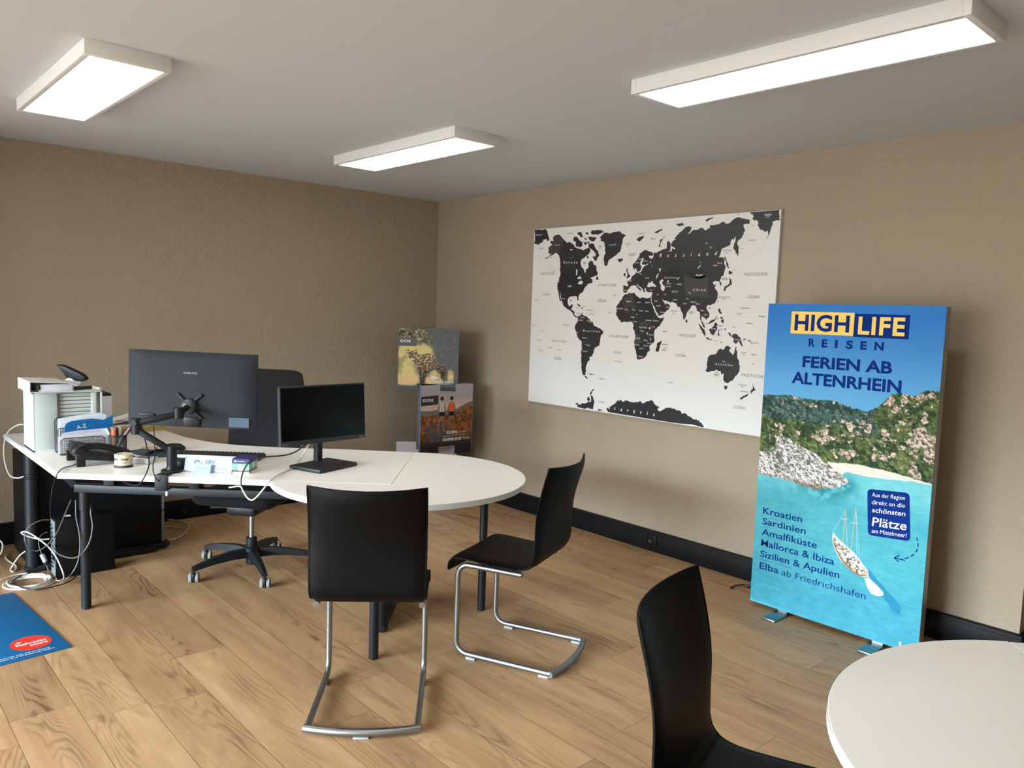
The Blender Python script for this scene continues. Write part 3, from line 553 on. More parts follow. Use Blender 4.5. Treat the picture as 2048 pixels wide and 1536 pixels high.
for i, s in enumerate(LAND.split('|')): PR.flat(clip(rough(pts(s), i)), O, ex, ey, 1, lift=0.0003)
for i, s in enumerate(SHADE.split('|')): PR.flat(pts(s), O, ex, ey, 2 + i % 2, lift=0.0005)
for i, s in enumerate(SEA.split('|')): PR.flat(rough(pts(s), i + 90), O, ex, ey, 0, lift=0.0007)
rr = random.Random(5)
for i in range(70):                       # northern lakes and fjords as pale slivers
    x = rr.uniform(1.375, 1.50); z = 1.86 - (x - 1.40) * 0.9 + rr.gauss(0, 0.04)
    a = rr.uniform(0.3, 1.2); l = rr.uniform(0.004, 0.013); w = rr.uniform(0.0012, 0.003)
    PR.flat([(x - l * math.cos(a), z - l * math.sin(a)), (x + w, z - w), (x + l * math.cos(a), z + l * math.sin(a)), (x - w, z + w)], O, ex, ey, 0, lift=0.0007)
for tx, x, z, w, h, k, it, sp in LABELS:
    text(PR, tx, (x / 1000, O[1], z / 1000), ex, ey, (h * .72 if k and w > 0 and h > 12 else h) / 1000, (w / 1000 if w > 0 else None), mi=(5 if k else 4), lift=0.001, shear=(0.22 if it else 0.0), bold=(0.018 if k and h > 12 else 0.0), space=(1.5 if (h >= 16 and w > 0 and k == 0) else 1.6 if tx in ('Brasilien', 'Australien', 'China', 'Kasachstan') else 1.0), res=2)
PR.build('map_print', [mat('map_paper', (228, 229, 226), 0.32, spec=0.4), mat('map_land', (47, 49, 51), 0.34), mat('map_land_light', (66, 67, 68), 0.34), mat('map_land_mid', (39, 41, 44), 0.34), mat('map_ink', (62, 62, 62), 0.5), INKW], t, smooth=0)

# ---------------------------------------------------------------- lightbox poster
PO = (3.348, -0.356, 0.024); PWD, PHT = 0.848, 1.568
def paint_poster():
    U, V = raster(PWD, PHT, 0.0025)
    n = lambda s, seed, o=4: fbm(U * s + 3.1, V * s + 7.7, seed, o)
    lr = np.interp(U, [0, .068, .145, .196, .289, .371, .424, .471, .543], [1.098, 1.101, 1.110, 1.103, 1.098, 1.107, 1.096, 1.079, 1.073])
    rr_ = np.interp(U, [.543, .59, .624, .648, .689, .745, .797, .848], [1.073, 1.098, 1.137, 1.166, 1.171, 1.166, 1.194, 1.196])
    ridge = np.where(U < .543, lr, rr_) + (n(70, 1) - .5) * .014
    c = mixc(np.zeros(U.shape + (3,)), (54, 126, 204), 1 + 0 * U)
    c = mixc(c, (104, 178, 228), sm(1.56, 1.06, V))
    c += ((n(3, 9) - .5) * 8)[..., None]
    # hills
    relief = (fbm(U * 62 + .06, V * 62 + .09, 20, 5) - fbm(U * 62, V * 62, 20, 5)) * 6
    g1, g2 = n(45, 21, 5), n(14, 22, 3)
    far = mixc(np.zeros(c.shape), (74, 101, 92), 1 + 0 * U); far = mixc(far, (48, 72, 66), sm(.42, .6, g1)); far = mixc(far, (112, 136, 138), .7 * sm(.60, .72, n(60, 25, 4)))
    near = mixc(np.zeros(c.shape), (92, 108, 66), 1 + 0 * U); near = mixc(near, (54, 72, 48), sm(.40, .58, g1)); near = mixc(near, (124, 134, 84), .6 * sm(.56, .7, g2))
    isfar = sm(.96, 1.0, V + (g2 - .5) * .10) * (U < .60 + (g2 - .5) * .1)
    hill = mixc(near, (0, 0, 0), 0 * U) * (1 - isfar[..., None]) + far * isfar[..., None]
    # rocks
    dens = 0 * U
    for x, y, rx, ry, w in [(.413, 1.005, .05, .035, .3), (.50, .97, .07, .06, .33), (.56, .91, .09, .05, .3), (.33, .91, .07, .05, .3), (.228, .925, .05, .03, .3), (.677, 1.132, .05, .05, .33), (.76, 1.17, .09, .03, .3),
                            (.79, 1.05, .06, .04, .26), (.77, .97, .08, .07, .36), (.83, .91, .05, .1, .36), (.67, .872, .09, .04, .24), (.80, .815, .07, .03, .36), (.45, .87, .12, .05, .24), (.02, 1.03, .03, .03, .2), (.64, .98, .1, .06, .16), (.57, 1.03, .05, .03, .2), (.12, .96, .1, .03, .14), (.72, 1.09, .05, .05, .2)]:
        dens = np.maximum(dens, w * np.exp(-(((U - x) / rx) ** 2 + ((V - y) / ry) ** 2)))
    rk = sm(.70, .76, n(34, 30, 4) + dens * .92)
    wd, wv = worley(U * 70 + (n(40, 35) - .5) * 2, V * 70 + (n(40, 36) - .5) * 2, 37)
    shade = np.clip(.70 + wv * .34 + relief * .9 - sm(.45, .75, wd) * .45 + (n(110, 31, 3) - .5) * .35, .28, 1.16)
    rock = np.array((222, 203, 182)) * shade[..., None]
    hill = hill * np.clip(1 + relief * .7 + (n(120, 33, 3) - .5) * .5, .5, 1.4)[..., None]
    hill = hill * (1 - rk[..., None]) + rock * rk[..., None]
    hm = (V < ridge)
    c = np.where(hm[..., None], hill, c)
    # water
    wl = np.interp(U, [0, .15, .32, .40, .46, .56, .68, .76, .848], [.70, .69, .68, .70, .772, .766, .772, .779, .78]) + (n(30, 40) - .5) * .006
    w = mixc(np.zeros(c.shape), (118, 204, 212), 1 + 0 * U)
    w = mixc(w, (84, 176, 190), sm(.74, .56, V)); w = mixc(w, (70, 156, 178), sm(.42, .05, V))
    w += ((n(26, 41, 4) - .5) * np.array(18))[..., None] + ((fbm(U * 20, V * 110, 42, 3) - .5) * 16)[..., None]
    reef = np.exp(-((np.hypot((U - .36) / 1.7, (V - .70)) - .03) / .055) ** 2) * sm(.30, .52, n(24, 43, 4)) * sm(.76, .73, V)
    reef = np.maximum(reef, .9 * np.exp(-(((U - .47) / .05) ** 2 + ((V - .70) / .055) ** 2)) * sm(.3, .5, n(28, 47, 4)))
    w = mixc(w, (44, 128, 138), np.clip(reef * .95, 0, .9))
    w = mixc(w, (58, 168, 196), .5 * np.exp(-(((U - .84) / .06) ** 2 + ((V - .56) / .03) ** 2)))
    c = np.where((V < wl)[..., None], w, c)
    # beach
    st = np.interp(U, [.36, .388, .45, .513, .622, .727, .80, .848], [.80, .805, .812, .815, .812, .80, .79, .785]) + (n(40, 44) - .5) * .008
    sd = (V < st) & (V >= wl) & (U > .37)
    c = np.where(sd[..., None], np.array((232, 226, 214)) + ((n(60, 45) - .5) * 14)[..., None], c)
    # pale rocky point at the left
    nz = (n(26, 46, 4) - .5)
    rp = inpoly(U + nz * .03, V + (n(26, 48, 4) - .5) * .03, [(-.02, .80), (.056, .805), (.085, .86), (.103, .886), (.150, .893), (.19, .872), (.251, .857), (.30, .83), (.339, .812), (.402, .77), (.467, .745), (.481, .718), (.43, .69), (.384, .671), (.321, .660), (.24, .663), (.15, .675), (-.02, .685)])
    pr = np.array((228, 223, 218)) * np.clip(.74 + wv * .30 + relief * 1.2 - sm(.45, .8, wd) * .35 + (n(80, 49, 4) - .5) * .45, .30, 1.08)[..., None]
    pr = mixc(pr, (96, 104, 84), sm(.60, .70, n(18, 50, 4)) * sm(.70, .8, V))
    pr = mixc(pr, (120, 104, 84), sm(.70, .665, V) * .7)
    c = np.where(rp[..., None], pr, c)
    # shadows of the boats on the water
    sh = inpoly(U + (n(40, 51) - .5) * .012, V + (n(40, 52) - .5) * .012, [(.585, .335), (.61, .325), (.676, .266), (.735, .222), (.765, .190), (.758, .160), (.72, .175), (.674, .223), (.62, .28)])
    c = mixc(c, (34, 126, 168), sh * .72)
    c = mixc(c, (38, 130, 170), .6 * np.exp(-(((U - .745) / .03) ** 2 + ((V - .165) / .015) ** 2)))
    # yacht and dinghy
    hull = inpoly(U, V, [(.418, .468), (.440, .446), (.475, .424), (.530, .391), (.570, .352), (.598, .325), (.603, .300), (.590, .290), (.560, .288), (.530, .296), (.472, .333), (.440, .375), (.424, .41), (.418, .44)])
    deck = inpoly(U, V, [(.426, .450), (.445, .438), (.530, .384), (.592, .322), (.594, .302), (.560, .296), (.535, .304), (.480, .344), (.446, .388), (.430, .42)])
    dk = np.array((226, 214, 200)) * np.clip(.9 + (n(150, 53, 3) - .5) * 2.2, .25, 1.15)[..., None]
    c = np.where(hull[..., None], np.array((240, 238, 234)), c)
    rim = inpoly(U, V + .006, [(.424, .448), (.445, .44), (.53, .388), (.597, .322), (.598, .302), (.56, .293), (.533, .300), (.476, .338), (.442, .384), (.426, .416)])
    c = np.where((rim & hull)[..., None], np.array((160, 118, 84)), c)
    c = np.where(deck[..., None], dk, c)
    bw = inpoly(U, V, [(.575, .309), (.606, .286), (.611, .291), (.585, .318)]); c = np.where(bw[..., None], np.array((214, 186, 122)), c)
    dg = inpoly(U, V, [(.587, .284), (.594, .262), (.606, .238), (.622, .220), (.640, .216), (.66, .218), (.680, .230), (.674, .244), (.655, .258), (.64, .27), (.616, .285), (.60, .288)])
    c = np.where(dg[..., None], np.array((228, 234, 238)) * np.clip(1 + (n(120, 54, 3) - .5) * (.9 * (V < .25)), .4, 1.05)[..., None], c)
    # highlight painted along the lower edge, brightest at the left
    c = mixc(c, (120, 214, 240), .5 * sm(.02, .0, V) * sm(.25, .0, U))
    return c
t = thing('lightbox_poster', 'tall blue travel lightbox poster with sailing boat standing before the right wall', 'poster', (PO[0] + PWD / 2, -0.33, 0))
ALU = mat('aluminium_profile', (150, 150, 146), 0.4, metal=0.6)
b = MB(); b.box((PO[0] + PWD / 2, -0.328, PO[2] + PHT / 2), (PWD, 0.054, PHT), bev=0.002); b.build('frame', ALU, t)
EXT = MB(); ex, ey = (1, 0, 0), (0, 0, 1)
RO = (PO[0], PO[1] - 0.0005, PO[2])
def ptext(s, u, v, cap, w, mi, **k): text(EXT, s, (RO[0] + u, RO[1], RO[2] + v), ex, ey, cap, w, mi, **k)
def ppoly(P, mi, lift=0.0003): EXT.flat(P, RO, ex, ey, mi, lift)
def pline(P, w, mi, lift=0.0006):
    for (x0, y0), (x1, y1) in zip(P, P[1:]):
        L = math.hypot(x1 - x0, y1 - y0); a, c = -(y1 - y0) / L * w / 2, (x1 - x0) / L * w / 2
        ppoly([(x0 - a, y0 - c), (x1 - a, y1 - c), (x1 + a, y1 + c), (x0 + a, y0 + c)][::1], mi, lift)
ppoly([(.130, 1.421), (.448, 1.421), (.448, 1.530), (.130, 1.530)], 0)
ppoly([(.448, 1.417), (.699, 1.417), (.699, 1.526), (.448, 1.526)], 1)
ptext('HIGH', .149, 1.439, .074, .278, 1, lift=.0007, bold=.03, space=1.04)
ptext('LIFE', .469, 1.433, .077, .211, 0, lift=.0007, bold=.03, space=1.12)
for i, ch in enumerate('REISEN'): ptext(ch, [.229, .297, .363, .417, .486, .551][i], 1.361, .036, [.034, .028, .013, .033, .03, .042][i], 1, bold=.035)
ptext('FERIEN AB', .205, 1.258, .052, .434, 1, bold=.03)
ptext('ALTENRHEIN', .153, 1.174, .054, .532, 1, bold=.03)
for s, v, w in [('Kroatien', .479, .216), ('Sardinien', .423, .239), ('Amalfiküste', .366, .301), ('Mallorca & Ibiza', .308, .394), ('Sizilien & Apulien', .249, .424), ('Elba', .185, .108)]:
    ptext(s, .043, v, .0335, w, 1, bold=.010)
ptext('ab Friedrichshafen', .169, .184, .032, .430, 1, bold=-.004)
pline([(.043, .236), (.216, .234)], .0022, 4)
bad = [(.568, .71), (.757, .727), (.777, .508), (.587, .493)]
def rounded(P, r, n=5):
    out = []
    for i in range(len(P)):
        p0, p1, p2 = Vector((*P[i - 1], 0)), Vector((*P[i], 0)), Vector((*P[(i + 1) % len(P)], 0))
        a = p1 + (p0 - p1).normalized() * r; c = p1 + (p2 - p1).normalized() * r
        for k in range(n + 1):
            s = k / n; q = a * (1 - s) ** 2 + p1 * 2 * s * (1 - s) + c * s * s; out.append((q.x, q.y))
    return out
ppoly(rounded(bad, .022)[::-1], 1)
ca, sa = math.cos(math.radians(5)), math.sin(math.radians(5))
bx, by = (ca, 0, sa), (-sa, 0, ca)
for s, u, v, cap, w, bo in [('Aus der Region', .592, .678, .019, .149, .0), ('direkt an die', .594, .643, .019, .149, .0), ('schönsten', .598, .605, .022, .150, .008), ('Plätze', .602, .541, .040, .156, .01), ('am Mittelmeer!', .604, .508, .019, .157, .0)]:
    text(EXT, s, (RO[0] + u, RO[1], RO[2] + v), bx, by, cap, w, 2, lift=.0007, bold=bo, shear=.12)
arc = spline([(.803, .533, 0), (.811, .500, 0), (.804, .465, 0), (.776, .434, 0), (.745, .418, 0)], 4)
for i in range(0, len(arc) - 1, 3): pline([(p.x, p.y) for p in arc[i:i + 3]], .0045, 1)
pline([(.762, .416), (.714, .416)], .0045, 1); pline([(.736, .433), (.713, .416)], .0045, 1); pline([(.734, .402), (.713, .416)], .0045, 1)
pline([(.472, .592), (.471, .428)], .0032, 3); pline([(.522, .608), (.513, .395)], .0032, 3)
pline([(.456, .543), (.486, .545)], .0018, 2); pline([(.501, .532), (.541, .537)], .0018, 2)
for q in ([(.472, .590), (.444, .52), (.420, .470)], [(.472, .59), (.500, .40)], [(.522, .606), (.560, .35)], [(.522, .606), (.545, .37)], [(.472, .585), (.49, .42)]): pline(q, .0009, 2)
picture('poster_print', paint_poster() * .95, (PO[0], PO[1], PO[2]), ex, ey, PWD, PHT, EXT,
        [mat_print('poster_textile', 0.7), mat('logo_yellow', (250, 205, 92), 0.5), INKD, INKW, mat('mast_varnish', (196, 176, 110), 0.5), mat('rule_teal', (14, 96, 118), 0.5)], t)
for x0, x1 in ((3.492, 3.566), (3.978, 4.046)):
    b = MB(); b.box(((x0 + x1) / 2, -0.335, 0.006), (x1 - x0, 0.31, 0.010), bev=0.003); b.box(((x0 + x1) / 2, -0.328, 0.018), (0.05, 0.04, 0.016)); b.build('foot', STEEL, t)
b = MB(); b.box((4.117, -0.357, 0.045), (0.008, 0.002, 0.03), rz=0, bev=0.0008); b.build('pull_tab', INKW, t)
t = thing('power_lead', 'short black power lead lying on the floor left of the lightbox poster', 'cable', (3.18, -0.17, 0))
b = MB(); b.tube([(3.152, -0.222, .006), (3.158, -0.19, .012), (3.172, -0.162, .016), (3.196, -0.14, .012), (3.25, -.13, .008)], .004, 8, smooth=5); b.build('cord', BCAB, t)
b = MB(); b.box((3.152, -0.228, .007), (.012, .022, .012), rz=.3, bev=.003); b.box((3.205, -.136, .010), (.03, .014, .014), rz=.4, bev=.003); b.build('connector', PLAST, t)

# ---------------------------------------------------------------- cardboard display tower in the corner
fw = Vector((-0.742, 0.67, 0)).normalized()
def paint_leopard():
    A, B = raster(1, 1.06, 1 / 170); B = 1.06 - B; B = B / 1.06     # B runs down from the top
    n = lambda s, seed, o=4: fbm(A * s + 1.7, B * s + 4.4, seed, o)
    c = mixc(np.zeros(A.shape + (3,)), (98, 102, 104), 1 + 0 * A)
    c = mixc(c, (150, 148, 140), sm(.62, .78, n(30, 60)) * .5)
    tl = sm(.62, .30, A + (n(8, 61) - .5) * .4) * sm(.30, .18, B)
    c = mixc(c, (122, 116, 94), tl); c = mixc(c, (196, 186, 146), tl * sm(.55, .68, n(34, 62)))
    c = mixc(c, (64, 62, 54), tl * sm(.52, .40, n(30, 63)))
    yel = inpoly(A + (n(6, 64) - .5) * .08, B + (n(6, 65) - .5) * .08, [(0, .27), (.30, .25), (.42, .22), (.56, .30), (.58, .42), (.30, .44), (.34, .66), (.36, .88), (.30, .92), (0, .93)])
    ycol = mixc(np.zeros(c.shape), (218, 202, 132), 1 + 0 * A); ycol = mixc(ycol, (170, 158, 112), sm(.45, .65, n(7, 66))); ycol = mixc(ycol, (226, 188, 142), sm(.62, .9, B))
    c = c * (1 - blur(yel, 4)[..., None]) + ycol * blur(yel, 4)[..., None]
    for P in ([(.44, .90), (.50, .72), (.62, .64), (.72, .76), (.76, .88)], [(.82, .68), (.87, .62), (.92, .70), (.94, .84), (.83, .84)]):
        m = blur(inpoly(A + (n(12, 67) - .5) * .07, B + (n(12, 68) - .5) * .07, P), 2)[..., None]; c = c * (1 - m) + np.array((222, 186, 132)) * (.75 + .45 * n(14, 69))[..., None] * m
    body = inpoly(A, B, [(.135, .345), (.165, .33), (.20, .37), (.255, .36), (.285, .335), (.315, .345), (.315, .40), (.36, .43), (.44, .405), (.55, .385), (.60, .42), (.63, .50), (.72, .56), (.79, .60), (.79, .70), (.76, .80), (.72, .80), (.70, .70), (.62, .625), (.52, .69), (.46, .76), (.43, .90), (.37, .90), (.37, .76), (.32, .62), (.27, .55), (.20, .50), (.155, .44)])
    bc = mixc(np.zeros(c.shape), (196, 172, 134), 1 + 0 * A); bc = mixc(bc, (232, 218, 190), sm(.5, .7, n(9, 70)) * .6)
    # rosettes: dark rings around jittered centres
    d, dv = worley(A * 27, B * 30, 71)
    bc = mixc(bc, (46, 38, 32), sm(.52, .40, d) * sm(.12, .24, d) * .92)
    bc = bc * (1 - .45 * sm(.5, .8, B + (A - .5) * .2))[..., None]
    bm_ = blur(body, 1)[..., None]; c = c * (1 - bm_) + bc * bm_
    for x, y, r in ((.205, .415, .012), (.262, .405, .012), (.245, .47, .016)): c = mixc(c, (36, 30, 28), sm(r, r * .5, np.hypot(A - x, B - y)))
    c = mixc(c, (236, 226, 206), .8 * sm(.03, .015, np.hypot(A - .225, B - .49)))
    c = mixc(c, (86, 92, 96), sm(.90, .94, B + (n(14, 73) - .5) * .05))
    return c[::1]
def paint_runners():
    A, B = raster(1, 1.133, 1 / 150); B = 1.133 - B; B = B / 1.133
    n = lambda s, seed, o=4: fbm(A * s + 1.7, B * s + 4.4, seed, o)
    c = mixc(np.zeros(A.shape + (3,)), (172, 166, 172), 1 + 0 * A); c = mixc(c, (214, 186, 172), sm(.12, .36, B))
    hz = .37 - .06 * np.clip((A - .55) / .45, 0, 1) + (n(10, 80) - .5) * .02
    h2 = .36 - .10 * sm(.6, 1., A) + (n(8, 81) - .5) * .02
    c = np.where((B > h2)[..., None], np.array((118, 112, 112)), c)
    f = mixc(np.zeros(c.shape), (158, 96, 54), 1 + 0 * A); f = mixc(f, (96, 66, 44), sm(.4, .62, n(26, 82))); f = mixc(f, (196, 140, 78), sm(.62, .74, n(40, 83)) * .7); f = mixc(f, (52, 46, 42), sm(.58, .92, B))
    c = np.where((B > hz + .06 * (A < .8))[..., None], f, c)
    p = inpoly(A, B, [(.30, .52), (.44, .50), (.60, .70), (.62, .80), (.20, .80), (.05, .62)]); c = np.where((p & (n(22, 84) > .40))[..., None], np.array((82, 82, 88)), c)
    c = mixc(c, (38, 37, 38), sm(.80, .90, B))
    for x, top, sk in ((.40, (196, 198, 204), (150, 108, 84)), (.585, (222, 104, 54), (142, 98, 76))):
        R = lambda P: inpoly(A, B, [(x + a * 1.2, .165 + (y - .215) * 1.24) for a, y in P])
        c = np.where(R([(-.045, .30), (.045, .30), (.075, .40), (.06, .41), (.03, .34), (.03, .45), (.045, .60), (.03, .62), (.012, .48), (-.02, .50), (-.04, .56), (-.03, .62), (-.055, .61), (-.055, .50), (-.03, .44), (-.03, .34), (-.06, .40), (-.075, .39)])[..., None], np.array(sk), c)
        c = np.where(R([(-.035, .285), (.035, .285), (.04, .40), (-.04, .40)])[..., None], np.array(top), c)
        c = np.where(R([(-.042, .395), (.045, .395), (.05, .44), (-.045, .44)])[..., None], np.array((40, 38, 44)), c)
        c = np.where((np.hypot((A - x) / 1.0, (B - .198) * 1.133) < .034)[..., None], np.array((62, 44, 38)), c)
    return c
def sleeve(label, mid, nrm, Ls, z0, z1, top_slot, bot_slot, paint, lett, edge=(176, 176, 172), sidecol=(104, 118, 136)):
    nrm = Vector((*nrm, 0)).normalized(); mid = Vector((*mid, 0))
    cen = mid - nrm * Ls * .2887
    t = thing('display_sleeve', label, 'display', (cen.x, cen.y, z0), 0, 'stacked cardboard display sleeves')
    H = z1 - z0
    # notched outline of one panel (slots let the sleeves interlock)
    def outline():
        P = [(0, 0)]
        s0, s1, d = bot_slot
        if d: P += [(s0 * Ls, 0), (s0 * Ls, d), (s1 * Ls, d), (s1 * Ls, 0)]
        P += [(Ls, 0), (Ls, H)]
        s0, s1, d = top_slot
        if d: P += [(s1 * Ls, H), (s1 * Ls, H - d), (s0 * Ls, H - d), (s0 * Ls, H)]
        P += [(0, H)]
        return P
    for k in range(3):
        ang = k * 2 * PI / 3
        n2 = Matrix.Rotation(ang, 3, 'Z') @ nrm; e2 = Vector((-n2.y, n2.x, 0))
        o = cen + n2 * Ls * .2887 - e2 * Ls / 2
        P = outline(); tris = tessellate_polygon([[Vector((x, y, 0)) for x, y in P]])
        pan = MB(); vs = []
        for dpt in (0, -.004):
            vs += [Vector((o.x, o.y, z0)) + e2 * x + Vector((0, 0, y)) + n2 * dpt for x, y in P]
        m = len(P); fs = [ccw(P, q) for q in tris] + [tuple(i + m for i in ccw(P, q))[::-1] for q in tris]
        fs += [(i, (i + 1) % m, (i + 1) % m + m, i + m)[::-1] for i in range(m)]
        pan.add(vs, fs, 0)
        pan.build('panel', mat('card_%d_%d_%d' % (sidecol if k else edge), sidecol if k else edge, .7), t, smooth=0)
        if k == 0 and paint is not None:
            col = paint(); ny, nx = col.shape[:2]
            X, Y = np.meshgrid(np.linspace(0, Ls, nx), np.linspace(0, H, ny))
            keep = np.ones(X.shape, bool)
            for (s0, s1, d), top in ((bot_slot, False), (top_slot, True)):
                if d: keep &= ~((X > s0 * Ls) & (X < s1 * Ls) & ((Y > H - d) if top else (Y < d)))
            ex_, ey_ = e2, Vector((0, 0, 1)); O_ = Vector((o.x, o.y, z0)) + n2 * .0008
            i = np.arange(nx * ny).reshape(ny, nx); kq = keep[:-1, :-1] & keep[:-1, 1:] & keep[1:, 1:] & keep[1:, :-1]
            Q = np.stack([i[:-1, :-1], i[:-1, 1:], i[1:, 1:], i[1:, :-1]], -1)[kq]
            V = np.array(O_)[None, None] + X[..., None] * np.array(ex_) + Y[..., None] * np.array(ey_)
            E2 = MB(); lett(E2, O_, ex_, ey_, Ls, H)
            verts = V.reshape(-1, 3).tolist(); nk = len(verts)
            faces = Q.tolist(); mi = [0] * len(faces)
            verts += [tuple(v) for v in E2.v]; faces += [[q + nk for q in f] for f in E2.f]; mi += [q + 1 for q in E2.m]
            inv = t.matrix_basis.inverted(); W = np.array(verts) + np.array(inv.translation)
            me = bpy.data.meshes.new('picture'); me.from_pydata(W.tolist(), [], faces)
            for m_ in (mat_print('card_print', .5), mat('card_black', (40, 42, 44), .6), INKW, mat('card_slate', (84, 90, 94), .6)): me.materials.append(m_)
            me.polygons.foreach_set('material_index', mi)
            at = me.color_attributes.new('Col', 'FLOAT_COLOR', 'POINT'); C = np.ones((len(verts), 4), np.float32); C[:nk, :3] = lina(np.clip(col, 0, 255)).reshape(-1, 3)
            at.data.foreach_set('color', C.ravel()); me.update()
            ob = bpy.data.objects.new('picture', me); COL.objects.link(ob); ob.parent = t
    # lid closing the sleeve near its top
    tri = [cen + (Matrix.Rotation(PI / 3 + k * 2 * PI / 3, 3, 'Z') @ nrm) * (Ls * .5774 - .012) for k in range(3)]
    lid = MB(); lid.prism([(p.x, p.y) for p in tri], z1 - (top_slot[2] + .010), z1 - (top_slot[2] + .004)); lid.build('lid', mat('card_lid', (196, 186, 164), .8), t, smooth=0)
    return t
def lett_leo(m, O, ex, ey, L, H):
    P = lambda a, b_: (a * L, (1 - b_) * H)
    m.flat([P(.01, .285), P(.30, .285), P(.30, .15), P(.01, .15)], O, ex, ey, 2, .0004)
    text(m, 'KUONI', O + ex * (.03 * L) + ey * (.775 * H), ex, ey, .020, .17 * L, 1, lift=.0009, bold=.03)
    text(m, 'partner', O + ex * (.12 * L) + ey * (.742 * H), ex, ey, .012, .13 * L, 2, lift=.0009, shear=.3)
    text(m, 'private safaris', O + ex * (.60 * L) + ey * (.135 * H), ex, ey, .024, .325 * L, 1, lift=.0009, bold=.01)
    text(m, 'KUONI GROUP', O + ex * (.74 * L) + ey * (.112 * H), ex, ey, .007, .15 * L, 1, lift=.0009)
    cr = [(.605 + .072 * math.cos(a), .79 - (.030 if math.sin(a) > 0 else .012) * math.sin(a)) for a in np.linspace(0, 2 * PI, 20, endpoint=False)]
    m.flat([P(a, b_) for a, b_ in cr], O, ex, ey, 1, .0009)
    m.flat([P(.575, .79), P(.590, .79), P(.582, .85), P(.565, .865)], O, ex, ey, 1, .0009)
def lett_run(m, O, ex, ey, L, H):
    P = lambda a, b_: (a * L, (1 - b_) * H)
    m.flat([P(.01, .29), P(.33, .275), P(.33, .145), P(.01, .16)], O, ex, ey, 0, .0004)
    text(m, 'KUONI', O + ex * (.04 * L) + ey * (.768 * H), ex, ey, .021, .19 * L, 1, lift=.0009, bold=.03)
    text(m, 'partner', O + ex * (.15 * L) + ey * (.740 * H), ex, ey, .012, .14 * L, 2, lift=.0009, shear=.3)
    text(m, 'KUONI', O + ex * (.50 * L) + ey * (.295 * H), ex, ey, .021, .20 * L, 1, lift=.0009, bold=.03)
    text(m, 'travel partner', O + ex * (.72 * L) + ey * (.305 * H), ex, ey, .010, .16 * L, 1, lift=.0009)
    m.flat([P(.42, .742), P(.95, .727), P(.95, .724), P(.42, .739)], O, ex, ey, 1, .0009)
    text(m, 'OCHSNER SPORT', O + ex * (.43 * L) + ey * (.195 * H), ex, ey, .020, .37 * L, 1, lift=.0009, bold=.03)
    text(m, 'TRAVEL', O + ex * (.815 * L) + ey * (.20 * H), ex, ey, .020, .14 * L, 1, lift=.0009, bold=-.01)
NOS = (.4, .6, 0)
# bottom sleeve, then the running picture, then the leopard on top
sleeve('pale cardboard sleeve at the foot of the corner display tower', (.585, -.49), (.742, -.62), .468, .004, .478, (.33, .66, .06), NOS, None, None, edge=(186, 184, 188), sidecol=(182, 180, 186))
sleeve('cardboard sleeve printed with two runners in the middle of the display tower', (.79, -.455), (.99, -.05), .478, .412, .945, (.36, .66, .06), (.36, .66, .06), paint_runners, lett_run, edge=(150, 150, 152), sidecol=(112, 128, 150))
sleeve('cardboard sleeve printed with a leopard on top of the display tower', (.575, -.485), (.742, -.645), .464, .877, 1.3565, NOS, (.32, .66, .055), paint_leopard, lett_leo, edge=(170, 168, 160), sidecol=(120, 122, 120))

# ---------------------------------------------------------------- desks
DH = 0.715; DT = 0.026
D_ = Vector((0.6705, 0.742, 0)).normalized(); V_ = Vector((-D_.y, D_.x, 0))     # along the desk front / towards its user
CC = Vector((2.562, -2.111, 0))                     # front right corner of the desk
def dpt(a, v): q = CC + D_ * a + V_ * v; return (q.x, q.y)
def sp2(P, n): return [(p.x, p.y) for p in spline([(x, y, 0) for x, y in P], n)]
BL = dpt(-1.497, 0)
far = dpt(0, 0.815)
inner = sp2([far, (1.69, -1.835), (1.455, -2.105), (1.20, -2.315), (0.935, -2.405), (0.70, -2.428), (0.531, -2.432)], 6)
t = thing('corner_desk', 'white corner desk with curved inner edge carrying both monitors', 'desk', (1.5, -2.75, 0))
b = MB(); b.prism([(0.29, -3.225), BL, (CC.x, CC.y)] + inner + [(0.29, -2.432)], DH - DT, DH, bev=0.0015)
b.build('tabletop', [WHITE], t, smooth=20)
b = MB()                                            # edge band, a hair proud of the board
for p, q in (((0.29, -3.2255), BL), (BL, dpt(0, -.0004))):
    P, Q = Vector((*p, 0)), Vector((*q, 0)); e = (Q - P); L = e.length; ang = math.atan2(e.y, e.x)
    b.box(((P.x + Q.x) / 2, (P.y + Q.y) / 2, DH - DT / 2), (L, 0.0016, DT - 0.003), rz=ang)
b.build('edge_band', WEDGE, t)
def leg(parent, x, y, top, r=0.022, collar=True, name='leg', foot=True):
    m = MB(); m.cyl((x, y), r, 0.0, top, 20, bev=.004)
    if collar: m.cyl((x, y), r + .004, top - .11, top, 20, bev=.002)
    m.build(name, BLACK, parent)
rail_a, rail_b = dpt(-1.515, .185), dpt(-0.25, .185)
b = MB()
P, Q = Vector((*rail_a, 0)), Vector((*rail_b, 0)); e = Q - P
b.box(((P.x + Q.x) / 2, (P.y + Q.y) / 2, .607), (e.length, .05, .038), rz=math.atan2(e.y, e.x), bev=.004)
b.box(((P.x + Q.x) / 2 + V_.x * .05, (P.y + Q.y) / 2 + V_.y * .05, .655), (e.length - .1, .03, .03), rz=math.atan2(e.y, e.x), bev=.004)
for a in (-1.35, -.95, -.45):
    q = dpt(a, .19); b.box((q[0], q[1], .655), (.05, .06, .068), rz=math.atan2(e.y, e.x), bev=.003)
b.build('front_rail', BLACK, t)
b = MB()                                            # cantilever from the rail end back to the pillar under the wing
b.tube([(rail_a[0], rail_a[1], .607), (0.72, -3.12, .655)], .020, 4); b.tube([(0.65, -3.15, .66), (0.65, -2.5, .66)], .022, 4)
b.build('side_rail', BLACK, t)
